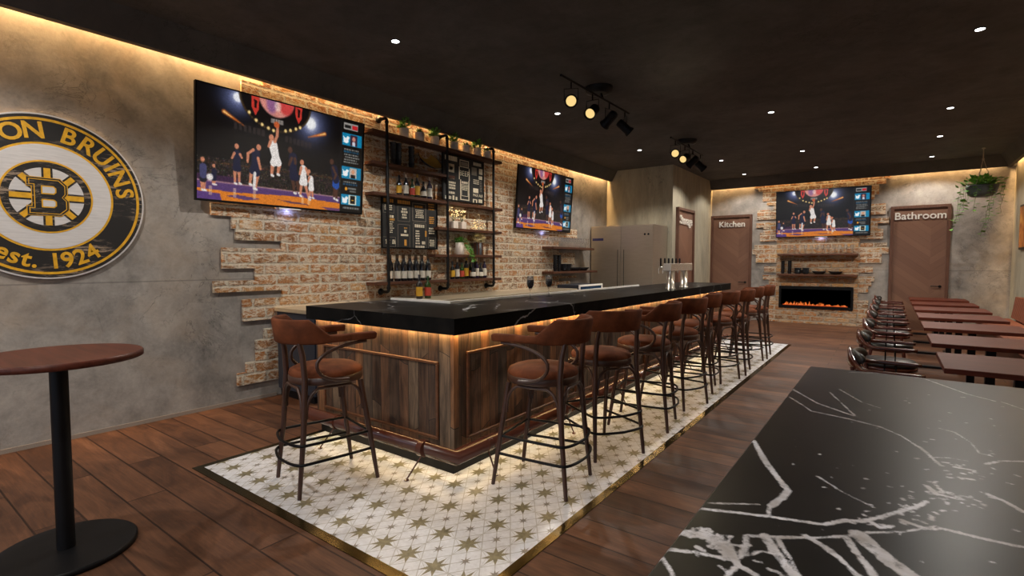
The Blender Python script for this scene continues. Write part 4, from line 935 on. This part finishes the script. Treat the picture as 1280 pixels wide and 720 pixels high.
# ================================================================ BAR STOOLS
def bez(p0,p1,p2,p3,n=12):
    p0,p1,p2,p3=map(Vector,(p0,p1,p2,p3)); return [p0*(1-t)**3+p1*3*t*(1-t)**2+p2*3*t*t*(1-t)+p3*t**3 for t in np.linspace(0,1,n)]
def make_stool(label,loc,rz):
    t=thing('bar_stool',label,'bar stool',loc,rz,'bentwood bar stools with tan leather seats and backs')
    ZS=.71
    FL={'bl':(-.225,-.265),'br':(.225,-.265),'fl':(-.225,.265),'fr':(.225,.265)}
    def n_leg(k): return FL[k]
    for sx,k in ((-1,'fl'),(1,'fr')):
        x,y=n_leg(k); MB().tube([(x,y,0),(sx*.205,.215,.35),(sx*.185,.165,ZS-.01)],[.013,.018,.019],10).build('leg',M['bent'],t)
    for sx,k in ((-1,'bl'),(1,'br')):
        x,y=n_leg(k); MB().tube([(x,y,0),(sx*.205,-.225,.4),(sx*.19,-.205,.74),(sx*.185,-.215,.90),(sx*.175,-.235,1.0)],[.013,.018,.019,.018,.017],10).build('leg',M['bent'],t)
    MB().lathe([(.205,ZS-.012),(.238,ZS-.01),(.243,ZS),(.243,ZS+.03),(.236,ZS+.04)],n=36,cap=False).lathe([(.2,ZS-.012),(.2,ZS-.008)],n=30).build('seat_ring',M['bent'],t)
    MB().lathe([(.236,ZS+.034),(.241,ZS+.048),(.232,ZS+.070),(.19,ZS+.090),(.12,ZS+.1),(.0,ZS+.104)],n=36,cap=False).build('seat_cushion',M['leather'],t)
    # padded back band sweeping down to the arms
    path=[];HT=[];LO=[]
    N=28
    for i in range(N+1):
        f=-1+2*i/N; a=f*R(112)
        rx,ry=.268,.285
        x=rx*math.sin(a); y=-ry*math.cos(a)*1.0+.0
        path.append((x,y-.02)); 
    v=[];fc=[]; sec=8
    pts=path
    for i,(x,y) in enumerate(pts):
        f=abs(-1+2*i/N)
        top=1.135 if f<.50 else (1.135-(f-.50)/.22*.105 if f<.72 else 1.03)
        bot=.975 if f<.62 else (.975+(f-.62)/.1*.007 if f<.72 else .982)
        nx,ny=Vector((x/.268**2,(y+.02)/.285**2)).normalized()
        lean=.02*(1 if f<.5 else max(0,(1-(f-.5)/.3)))
        th=.016 if f<.6 else .02
        q=[(-th,bot+.012),(-th*.4,bot),(th*.4,bot),(th,bot+.012),(th,top-.012),(th*.4,top),(-th*.4,top),(-th,top-.012)]
        for o_,z in q:
            l=lean*(z-bot)/.16; v.append((x+nx*(o_+l),y+ny*(o_+l),z))
    for i in range(N):
        for k in range(sec): k2=(k+1)%sec; fc.append((i*sec+k,(i+1)*sec+k,(i+1)*sec+k2,i*sec+k2))
    m=MB().add(v,fc,True); m.build('backrest',M['leather'],t)
    for sx in (-1,1):
        x0,y0=pts[0] if sx<0 else pts[-1]
        m=MB().tube([(x0,y0-.012,1.006),(sx*.262,.14,1.006),(sx*.258,.235,1.004),(sx*.256,.243,1.003)],[1,1,1,.8],12,flat=(.024,.025,4)).build('arm_pad',M['leather'],t)
        # bentwood loop under the arm
        pa=bez((sx*.255,.18,.972),(sx*.26,.02,.965),(sx*.262,-.12,.93),(sx*.258,-.15,.86),10)+bez((sx*.258,-.15,.86),(sx*.256,-.165,.78),(sx*.254,-.08,.725),(sx*.25,.06,.728),9)[1:]
        MB().tube(pa,.0115,8).build('arm_loop',M['bent'],t)
    # arches under the seat
    def top_at(k,z):
        sx=-1 if k[1]=='l' else 1
        if k[0]=='f': f=z/(ZS-.01); return Vector((sx*(.225-.04*f),.265-.1*f,z))
        f=z/.74; return Vector((sx*(.225-.035*f),-.265+.06*f,z))
    for a,b_ in (('fl','fr'),('bl','br'),('fl','bl'),('fr','br')):
        A=top_at(a,.50);B=top_at(b_,.50); A2=top_at(a,.69); B2=top_at(b_,.69)
        inn=(B-A).normalized()*.02; A+=inn;B-=inn
        A2=A.lerp(B,.06);A2.z=.66; B2=B.lerp(A,.06);B2.z=.66
        mA=A.lerp(B,.22);mA.z=.682; mB_=B.lerp(A,.22);mB_.z=.682
        pts_=bez(A,A+Vector((0,0,.1)),A2+Vector((0,0,-.005)),mA,8)+bez(mB_,B2+Vector((0,0,-.005)),B+Vector((0,0,.1)),B,8)
        MB().tube(pts_,.0105,8).build('bentwood_arch',M['bent'],t)
    # two black foot rings, open at the front and bowed round the back legs
    for z in (.215,.335):
        fl=top_at('fl',z);frr=top_at('fr',z);bl=top_at('bl',z);br=top_at('br',z)
        p=bez((fl.x,fl.y,z),(fl.x-.012,.08,z),(bl.x-.02,-.12,z),(bl.x-.018,bl.y+.02,z),8)+bez((bl.x-.018,bl.y+.02,z),(bl.x-.012,bl.y-.035,z),(bl.x+.07,bl.y-.055,z),(0,bl.y-.07,z),8)[1:]
        p=p+[Vector((-q.x,q.y,z)) for q in reversed(p[:-1])]
        MB().tube(p,.0095,8).build('foot_ring',M['blk'],t)
        if z>.3: 
            q=[Vector((fl.x,fl.y,z)),Vector((0,fl.y+.0,z)),Vector((frr.x,frr.y,z))]; MB().tube([q[0],q[1],q[2]],.0095,8).build('front_stretcher',M['blk'],t)
    return t
# back feet pairs (world) -> pose
feet=[((-3.395,1.844),(-2.951,1.74)),((-1.596,2.728),(-1.660,3.170)),((-1.739,3.388),(-1.516,3.792)),((-1.532,4.365),(-1.612,4.808)),((-1.63,5.107),(-1.524,5.545)),((-1.594,5.99),(-1.680,6.435)),((-1.64,6.53),(-1.522,6.966)),((-1.50,7.22),(-1.541,7.665)),((-1.63,8.03),(-1.522,8.466)),((-1.50,8.67),(-1.529,9.11))]
words=['alone at the short end of the bar, nearest the camera','first along the long side, beside the bar corner','second along the long side, turned towards the bar corner','third along the long side','fourth along the long side','fifth along the long side','sixth along the long side','seventh along the long side','eighth along the long side, last but one','last one at the far end by the fireplace']
for i,((a,b_),wd_) in enumerate(zip(feet,words)):
    a=Vector(a);b_=Vector(b_); d=(b_-a).normalized(); f=Vector((-d.y,d.x)); c=(a+b_)/2+f*.265
    rz=math.atan2(-f.x,f.y)
    lab='tan leather bar stool, '+wd_
    if i==0: st0=make_stool(lab,(c.x,c.y,.004),rz)
    else: dup(st0,(c.x,c.y,.004),rz,lab)
# ================================================================ PUB TABLE
t=thing('pub_table','tall round cherry wood table on a black pole and disc base at the left edge','table',(-3.393,.703,0))
MB().lathe([(.285,0),(.3,.004),(.3,.022),(.292,.028)],n=56).build('base_disc',M['blk2'],t)
MB().lathe([(.038,.028),(.038,1.0)],n=24).build('pole',M['blk2'],t)
MB().lathe([(.15,0.99),(.15,1.0)],n=24).build('mounting_plate',M['blk2'],t)
MB().lathe([(.345,1.0),(.356,1.005),(.356,1.028),(.348,1.034)],n=72).build('tabletop',M['cherry'],t)
# ================================================================ DINING TABLES
def dtable(loc,label):
    t=thing('dining_table',label,'table',loc,0,'red-brown dining tables in a row')
    MB().box(-.455,.455,-.41,.41,.712,.75,b=.003).build('tabletop',M['redwood_x'],t)
    MB().box(-.035,.035,-.035,.035,.0452,.694).build('column',M['blk'],t)
    MB().box(-.4,.4,-.05,.05,.0,.03).build('foot_bar',M['blk'],t); MB().box(-.05,.05,-.3,.3,.0301,.045).build('foot_bar',M['blk'],t)
    MB().box(-.25,.25,-.03,.03,.695,.711).build('top_brace',M['blk'],t)
    return t
ty=[5.13+1.405*k for k in range(7)]
tw_=['nearest the marble table','second from the camera','third from the camera','fourth, in the middle of the row','fifth from the camera','sixth, last but one','farthest, by the bathroom door']
tb=None
for y,wd_ in zip(ty,tw_):
    lab='rectangular red-brown wooden dining table, '+wd_
    tb=dtable((.78,y,0),lab) if tb is None else (dup(tb,(.78,y,0),0,lab) and tb)
# ================================================================ DINING CHAIRS
def dchair(loc,rz,label):
    t=thing('dining_chair',label,'chair',loc,rz,'glossy wooden armchairs with black leather pads')
    for sx in (-1,1):
        MB().tube([(sx*.24,.2,0),(sx*.225,.17,.25),(sx*.22,.15,.42)],[.014,.019,.02],10).build('leg',M['chairwood'],t)
        MB().tube([(sx*.24,-.24,0),(sx*.22,-.2,.25),(sx*.2,-.17,.42),(sx*.2,-.23,.66)],[.014,.019,.02,.016],10).build('leg',M['chairwood'],t)
        for y in (-.02,.06): MB().tube([(sx*.235,y,.44),(sx*.268,y,.64)],.0065,6).build('arm_rod',M['blk'],t)
    def oval(r1,z): return [(r1*.98*math.copysign(abs(math.cos(a))**.85,math.cos(a)),.0+r1*math.copysign(abs(math.sin(a))**.85,math.sin(a)),z) for a in np.linspace(0,2*PI,33)[:-1]]
    def loft(rings,smooth=True):
        m=MB(); v=[p for r in rings for p in r]; n=len(rings[0]); f=[(i*n+k,i*n+(k+1)%n,(i+1)*n+(k+1)%n,(i+1)*n+k) for i in range(len(rings)-1) for k in range(n)]; f+=[tuple(reversed(range(n))),tuple(range((len(rings)-1)*n,len(rings)*n))]; return m.add(v,f,smooth)
    loft([oval(.235,.405),oval(.25,.41),oval(.25,.445),oval(.24,.45)]).build('seat_apron',M['chairwood'],t)
    loft([oval(.238,.45),oval(.25,.465),oval(.245,.49),oval(.21,.505),oval(.1,.512)]).build('seat_cushion',M['blkleather'],t)
    # continuous arm and back rail
    pts=[];rr=[]
    v=[];fc=[];N=34;sec=10
    for i in range(N+1):
        f=-1+2*i/N
        if abs(f)>.5:
            s=(abs(f)-.5)/.5; x=math.copysign(.275-.01*s,f); y=-.06+.29*s
        else:
            a=f/.5*PI/2; x=.275*math.sin(a); y=-.06-.2*math.cos(a)
        e=max(0,1-abs(f)/.40); e=e*e*(3-2*e)
        z=.645+.085*e; hh=.016+.055*e; th=.024-.008*e
        dx,dy=(0,0)
        n_=Vector((x,(y+.06)*1.2 if abs(f)<=.5 else 0)); n_=n_.normalized() if n_.length>1e-4 else Vector((0,-1))
        for k in range(sec):
            an=2*PI*(k+.5)/sec; cx=math.copysign(abs(math.cos(an))**.6,math.cos(an)); cz=math.copysign(abs(math.sin(an))**.6,math.sin(an))
            v.append((x+n_.x*cx*th,y+n_.y*cx*th,z+cz*hh))
    for i in range(N):
        for k in range(sec): fc.append((i*sec+k,(i+1)*sec+k,(i+1)*sec+(k+1)%sec,i*sec+(k+1)%sec))
    fc+=[tuple(range(sec)),tuple(reversed(range(N*sec,(N+1)*sec)))]
    MB().add(v,fc,True).build('arm_rail',M['chairwood'],t)
    v=[];fc=[];N=18
    for i in range(N+1):
        f=-1+2*i/N; a=f*R(58); x=.235*math.sin(a); y=-.06-.165*math.cos(a); s=math.sqrt(max(0,1-abs(f)**3)); n_=Vector((math.sin(a),-math.cos(a)))
        for k in range(sec):
            an=2*PI*(k+.5)/sec; cx,cz=math.cos(an),math.copysign(abs(math.sin(an))**.6,math.sin(an)); v.append((x+n_.x*cx*.02,y+n_.y*cx*.02,.725+cz*(.015+.042*s)))
    for i in range(N):
        for k in range(sec): fc.append((i*sec+k,(i+1)*sec+k,(i+1)*sec+(k+1)%sec,i*sec+(k+1)%sec))
    fc+=[tuple(range(sec)),tuple(reversed(range(N*sec,(N+1)*sec)))]
    MB().add(v,fc,True).build('back_pad',M['blkleather'],t)
    return t
ch=None
for y,wd_ in zip(ty,['nearest the marble table','at the second table','at the third table','at the middle table','at the fifth table','at the sixth table','at the farthest table']):
    lab='glossy red-brown wooden armchair with black leather pads, '+wd_
    if ch is None: ch=dchair((.0,y-.02,0),-PI/2,lab)
    else: dup(ch,(.0,y-.02,0),-PI/2,lab)
# ================================================================ BANQUETTE along the right wall
t=thing('banquette','long tan upholstered banquette with channelled back along the right wall','bench',(1.62,8.8,0))
MB().box(-.27,.33,-4.3,4.3,.0,.33,b=.01).build('bench_base',M['shelf'],t)
MB().box(-.31,.2,-4.3,4.3,.331,.46,b=.03).build('seat_cushion',M['bench'],t)
m=MB()
y=-4.3
while y<4.3: m.tube([(.24,y+.06,.47),(.265,y+.06,.65),(.29,y+.06,.86)],.055,8); y+=.105
m.box(.26,.335,-4.3,4.3,.335,.86); m.build('channelled_back',M['bench'],t)
t=thing('framed_picture','black-framed orange abstract print on the right wall','picture',(XR,13.05,1.74))
MB().box(-.035,0,-.53,.53,0,.84,b=.004).build('frame',M['blk'],t); MB().box(-.038,-.0351,-.49,.49,.04,.80).build('print',M['art'],t)
# ================================================================ MARBLE TABLE in the foreground
VE=[(5, [(-0.297, 2.263), (-0.195, 2.089), (-0.084, 1.987)]), (4, [(-0.201, 1.966), (-0.094, 1.939), (-0.013, 1.902), (0.039, 1.836), (0.084, 1.732), (0.113, 1.623)]), (12, [(-0.295, 1.541), (-0.241, 1.398), (-0.193, 1.296), (-0.167, 1.245), (-0.171, 1.195), (-0.184, 1.143)]), (8, [(-0.293, 1.046), (-0.239, 1.07), (-0.175, 1.094), (-0.139, 1.105), (-0.088, 1.121), (-0.056, 1.166), (-0.027, 1.181), (0.007, 1.236), (0.053, 1.31), (0.075, 1.36)]), (6, [(0.031, 1.231), (0.064, 1.219), (0.096, 1.236), (0.148, 1.234), (0.202, 1.239)]), (4, [(-0.02, 1.136), (0.035, 1.18), (0.083, 1.24), (0.096, 1.233)]), (26, [(-0.034, 1.119), (-0.01, 1.079), (0.017, 1.041), (0.04, 1.017)]), (10, [(-0.052, 1.093), (-0.035, 1.048), (-0.012, 0.998), (-0.008, 0.981)]), (14, [(-0.171, 1.011), (-0.148, 0.965), (-0.118, 0.92), (-0.109, 0.906)]), (5, [(-0.151, 1.013), (-0.124, 0.96), (-0.103, 0.91)]), (9, [(-0.112, 1.055), (-0.08, 1.033), (-0.051, 1.002), (-0.027, 0.966)]), (5, [(-0.199, 0.99), (-0.138, 1.028), (-0.092, 1.06), (-0.034, 1.112)]), (20, [(-0.294, 0.933), (-0.263, 0.943), (-0.237, 0.949)]), (12, [(-0.237, 0.949), (-0.209, 0.92), (-0.189, 0.883)]), (6, [(-0.199, 0.99), (-0.192, 0.957), (-0.191, 0.909)]), (8, [(-0.297, 0.861), (-0.255, 0.88), (-0.198, 0.894), (-0.189, 0.883), (-0.16, 0.873)]), (7, [(-0.189, 0.883), (-0.197, 0.841)]), (4, [(-0.176, 0.932), (-0.166, 0.952), (-0.137, 0.955)]), (6, [(-0.298, 0.831), (-0.28, 0.811), (-0.265, 0.791)]), (4, [(-0.14, 2.77), (0.019, 2.848), (0.127, 2.812), (0.146, 2.776), (0.247, 2.576), (0.316, 2.502)]), (7, [(0.181, 1.483), (0.206, 1.457), (0.229, 1.416)]), (6, [(0.204, 1.702), (0.238, 1.753), (0.283, 1.781)]), (7, [(0.14, 1.631), (0.174, 1.633)]), (8, [(0.079, 1.456), (0.093, 1.418), (0.123, 1.413)]), (5, [(0.145, 1.556), (0.167, 1.562)]), (1.5, [(-0.123, 1.369), (-0.07, 1.307), (-0.014, 1.261)]), (3, [(0.131, 1.99), (0.165, 1.97), (0.192, 1.885), (0.201, 1.791), (0.224, 1.781)]), (2.5, [(-0.29, 1.081), (-0.205, 1.136)]), (2, [(-0.149, 2.372), (-0.071, 2.205), (-0.016, 2.148)]), (2, [(0.333, 2.504), (0.378, 2.417)]), (9, [(-0.017, 1.188), (-0.002, 1.17), (0.017, 1.191)]), (2, [(0.094, 1.677), (0.133, 1.7), (0.169, 1.701)]), (1.5, [(-0.288, 2.124), (-0.236, 2.033), (-0.201, 1.966)]), (2, [(-0.174, 2.294), (-0.08, 1.99)]), (6, [(0.007, 1.236), (0.037, 1.29), (0.069, 1.338)]), (4, [(-0.184, 1.143), (-0.182, 1.104), (-0.171, 1.089)])]
gx0,gx1,gy0,gy1=-.300,1.75,-.35,2.828; TZ=1.0
xs=np.concatenate([np.linspace(gx0+.004,.46,230),np.linspace(.475,gx1-.004,70)]); ys=np.concatenate([np.linspace(gy0+.004,.6,50),np.linspace(.605,gy1-.004,440)]); nx,ny=len(xs)-1,len(ys)-1; GX,GY=np.meshgrid(xs,ys)
# shift from traced edge so that slab edge and veins agree
D=np.full(GX.shape,.05)
def addv(w_,pts):
    hw=max(w_,2.6)*.00052
    for (x0,y0),(x1,y1) in zip(pts,pts[1:]):
        dx,dy=x1-x0,y1-y0; L=dx*dx+dy*dy+1e-12; tt=np.clip(((GX-x0)*dx+(GY-y0)*dy)/L,0,1); d=np.hypot(GX-x0-tt*dx,GY-y0-tt*dy)-hw; np.minimum(D,d,out=D)
for w_,pts in VE: addv(w_,pts)
rs=random.Random(4)
def splat(cx,cy,rx,ry,n,w0,w1,l):
    for _ in range(n):
        x,y=rs.gauss(cx,rx),rs.gauss(cy,ry); a=rs.uniform(0,6.28); q=rs.uniform(.2,1)*l; addv(rs.uniform(w0,w1),[(x,y),(x+q*math.cos(a),y+q*math.sin(a))])
splat(-.245,.935,.022,.018,60,2.6,6,.02); splat(.11,1.43,.03,.03,40,2.6,5,.008); splat(.155,1.62,.03,.03,26,2.6,5,.01); splat(.05,1.29,.02,.03,24,2.6,5,.012); splat(-.15,.9,.04,.03,10,2.6,4,.03); splat(.15,2.0,.12,.3,30,2.6,3.2,.008); splat(-.03,1.3,.1,.12,26,2.6,3.2,.006); splat(0.0,1.19,.02,.015,16,2.6,5,.012)
for k in range(9):   # veins beyond what the lens sees
    x,y=rs.uniform(.5,1.6),rs.uniform(-.3,2.6); p=[(x,y)]; a=rs.uniform(0,6.28)
    for q in range(6): a+=rs.uniform(-.6,.6); x+=.12*math.cos(a); y+=.12*math.sin(a); p.append((x,y))
    p=[q for q in p if q[0]>.47]; 
    if len(p)>1: addv(rs.uniform(2,9),p)
t=thing('marble_table','large glossy black marble table with bold white veins in the right foreground','table',((gx0+gx1)/2,(gy0+gy1)/2,0))
me=bpy.data.meshes.new('marble_top'); vs=np.stack([GX.ravel(),GY.ravel(),np.full(GX.size,TZ)],-1)
nv=len(vs); i=np.arange(ny)[:,None]*(nx+1)+np.arange(nx)[None,:]; f=np.stack([i,i+1,i+nx+2,i+nx+1],-1).reshape(-1,4).tolist()
ring=[int(k) for k in list(range(0,nx+1))+[r*(nx+1)+nx for r in range(1,ny+1)]+[ny*(nx+1)+c for c in range(nx-1,-1,-1)]+[r*(nx+1) for r in range(ny-1,0,-1)]]
extra=[]; rn=len(ring); off_=nv
for lev,(e,z) in enumerate(((.004,TZ-.004),(.004,TZ-.05))):
    for k in ring:
        x,y,_=vs[k]; ex=e if abs(x-xs[-1])<1e-6 else (-e if abs(x-xs[0])<1e-6 else 0); ey=e if abs(y-ys[-1])<1e-6 else (-e if abs(y-ys[0])<1e-6 else 0); extra.append((x+ex,y+ey,z))
for k in range(rn):
    k2=(k+1)%rn; f.append([ring[k],off_+k,off_+k2,ring[k2]]); f.append([off_+k,off_+rn+k,off_+rn+k2,off_+k2])
f.append([off_+rn+k for k in range(rn)])
me.from_pydata([tuple(a) for a in vs.tolist()]+extra,[],f); at=me.attributes.new('vein','FLOAT','POINT'); dd=np.concatenate([D.ravel(),np.array([D.ravel()[k] for k in ring]*2)]).astype(np.float32); at.data.foreach_set('value',dd)
import bmesh
bm=bmesh.new(); bm.from_mesh(me); bmesh.ops.recalc_face_normals(bm,faces=bm.faces); bm.to_mesh(me); bm.free()
me.materials.append(M['marble_t']); o=bpy.data.objects.new('marble_top',me); COL.objects.link(o); o.parent=t; o.location=(-t.location.x,-t.location.y,0)
MB().box(-.25,.25,-.9,.9,.03,.948).build('pedestal',M['blk2'],t); MB().box(-.45,.45,-1.2,1.2,0,.03).build('foot_plate',M['blk2'],t)
# ================================================================ TRACK LIGHTS
def head(t,y,dirv,name='spot_head'):
    """one can spotlight hanging in a yoke"""
    hz=-.215; d=Vector(dirv).normalized(); 
    MBm=MB().tube([(0,y,-.012),(0,y,-.07)],.009,8)
    sd=Vector((-d.y,d.x,0)).normalized()
    a=sd*.078; c=Vector((0,y,hz))
    MBm.tube([c+a,c+a+Vector((0,0,.13)),c-a+Vector((0,0,.13)),c-a],.005,6); MBm.tube([(0,y,-.05),(0,y,hz+.13)],.008,6)
    yk=MBm.build('yoke',M['blk'],t)
    rot=Vector((0,0,1)).rotation_difference(d).to_matrix().to_4x4(); Mx=Matrix.Translation(c)@rot
    can=MB().lathe([(.03,-.12),(.052,-.11),(.058,-.07),(.058,.05),(.074,.085),(.074,.1),(.066,.1),(.055,.06)],n=24,M=Mx,cap=False); can.lathe([(.03,-.12),(.03,-.118)],n=24,M=Mx)
    for k in range(4): can.lathe([(.0585,-.09+k*.018),(.0615,-.085+k*.018),(.0585,-.08+k*.018)],n=24,M=Mx,cap=False)
    cn=can.build(name,M['blk'],t)
    MB().lathe([(.056,.075),(.056,.079)],n=24,M=Mx).build('lens',M['warmlens'],cn)
    l=bpy.data.lights.new('spot_lamp','SPOT'); l.energy=PW['track']; l.color=(1,.82,.55); l.spot_size=R(55); l.spot_blend=.6; l.shadow_soft_size=.05
    lo=bpy.data.objects.new('spot_lamp',l); COL.objects.link(lo); lo.parent=t; lo.location=c+d*.11; lo.rotation_mode='QUATERNION'; lo.rotation_quaternion=Vector((0,0,-1)).rotation_difference(d)
def track(loc,label,y0,y1,cam):
    t=thing('track_light',label,'track light',loc,0,'ceiling tracks with four black can spotlights')
    L=y1-y0; cy=(y0+y1)/2
    MB().tube([(0,-L/2,0),(0,L/2,0)],.014,8,).build('track_bar',M['blk'],t)
    MB().lathe([(.10,-.045),(.16,-.03),(.175,0),(.175,.03)],(-.06,.12,.12),28).build('ceiling_canopy',M['blk'],t)
    MB().tube([(0,.12,0),(-.03,.12,.08)],.012,8).build('stem',M['blk'],t)
    toC=(Vector(cam)-Vector(loc)-Vector((0,-L*.38,-.2)))
    toC.normalize()
    head(t,-L*.375,toC+Vector((0,0,-.05))); head(t,-L*.09,toC+Vector((-.42,-.05,-.25))); head(t,L*.165,Vector((-.75,.15,-.55))); head(t,L*.43,Vector((.55,.45,-.62)))
    return t
track((-2.93,5.74,3.52),'nearer black ceiling track with four can spotlights, over the bar front',4.85,6.63,(0,0,1.5))
track((-2.93,9.15,3.52),'farther black ceiling track with four can spotlights, before the storage wall',8.29,10.01,(0,0,1.5))
# ================================================================ HANGING PLANT
t=thing('hanging_plant','slate blue hanging bowl of trailing green vines in the far right corner','hanging plant',(1.345,13.2,ZC))
MB().lathe([(.02,0),(.03,-.01),(.03,-.02),(.012,-.03)],n=14).tube([(0,0,-.02),(0,0,-.22)],.009,6).build('ceiling_hook',M['rope'],t)
m=MB()
for a in (0,2.1,4.2): m.tube([(0,0,-.2),(.06*math.cos(a),.06*math.sin(a),-.42),(.225*math.cos(a),.225*math.sin(a),-.72)],.005,5)
m.lathe([(.016,-.24),(.018,-.2)],n=10).build('macrame_hanger',M['rope'],t)
MB().lathe([(.10,-.93),(.16,-.915),(.215,-.85),(.24,-.74),(.245,-.71),(.225,-.71),(.2,-.8)],n=28,cap=False).lathe([(.10,-.93),(.1,-.928)],n=20).build('bowl',M['slate'],t)
MB().lathe([(.22,-.745),(.22,-.735)],n=20).build('soil',M['soil'],t)
random.seed(33); m=MB(); foliage(m,(0,0,-.74),.36,210,.2,.1)
st=MB()
for k in range(11):
    a=[3.4,3.9,2.9,.2,-.3,5.2,4.4,3.1,.7,2.3,5.0][k]; L_=[.55,.4,.62,.5,.3,.95,.5,.8,.35,.3,.7][k]; p=Vector((.22*math.cos(a),.22*math.sin(a),-.70)); q=[p.copy()]
    p=p+Vector((.08*math.cos(a),.08*math.sin(a),.01)); q.append(p.copy()); s=0
    while s<L_:
        stp=.055; p=p+Vector((random.uniform(-.02,.02)+(-.012 if k in(5,7) else 0),random.uniform(-.02,.02),-stp)); q.append(p.copy()); s+=stp
        aa=random.uniform(0,6.28); leaf(m,p.copy(),Vector((math.cos(aa),math.sin(aa),random.uniform(-.5,.2))).normalized(),random.uniform(.07,.12),random,.38)
    st.tube(q,.003,5)
m.build('leaves',M['leaf'],t); st.build('vines',M['stem'],t)
# ================================================================ CAMERA
cam=bpy.data.cameras.new('camera'); cam.sensor_width=36; cam.lens=18.0; cam.sensor_fit='HORIZONTAL'; cam.clip_start=.02
co=bpy.data.objects.new('camera',cam); COL.objects.link(co); co.location=(0,0,1.5); co.rotation_euler=(R(90-2.87),0,R(36.49)); SC.camera=co
SC.view_settings.view_transform='Standard'; SC.view_settings.look='None'; SC.view_settings.gamma=1; SC.view_settings.exposure=PW['exp']
SC.view_settings.use_curve_mapping=False
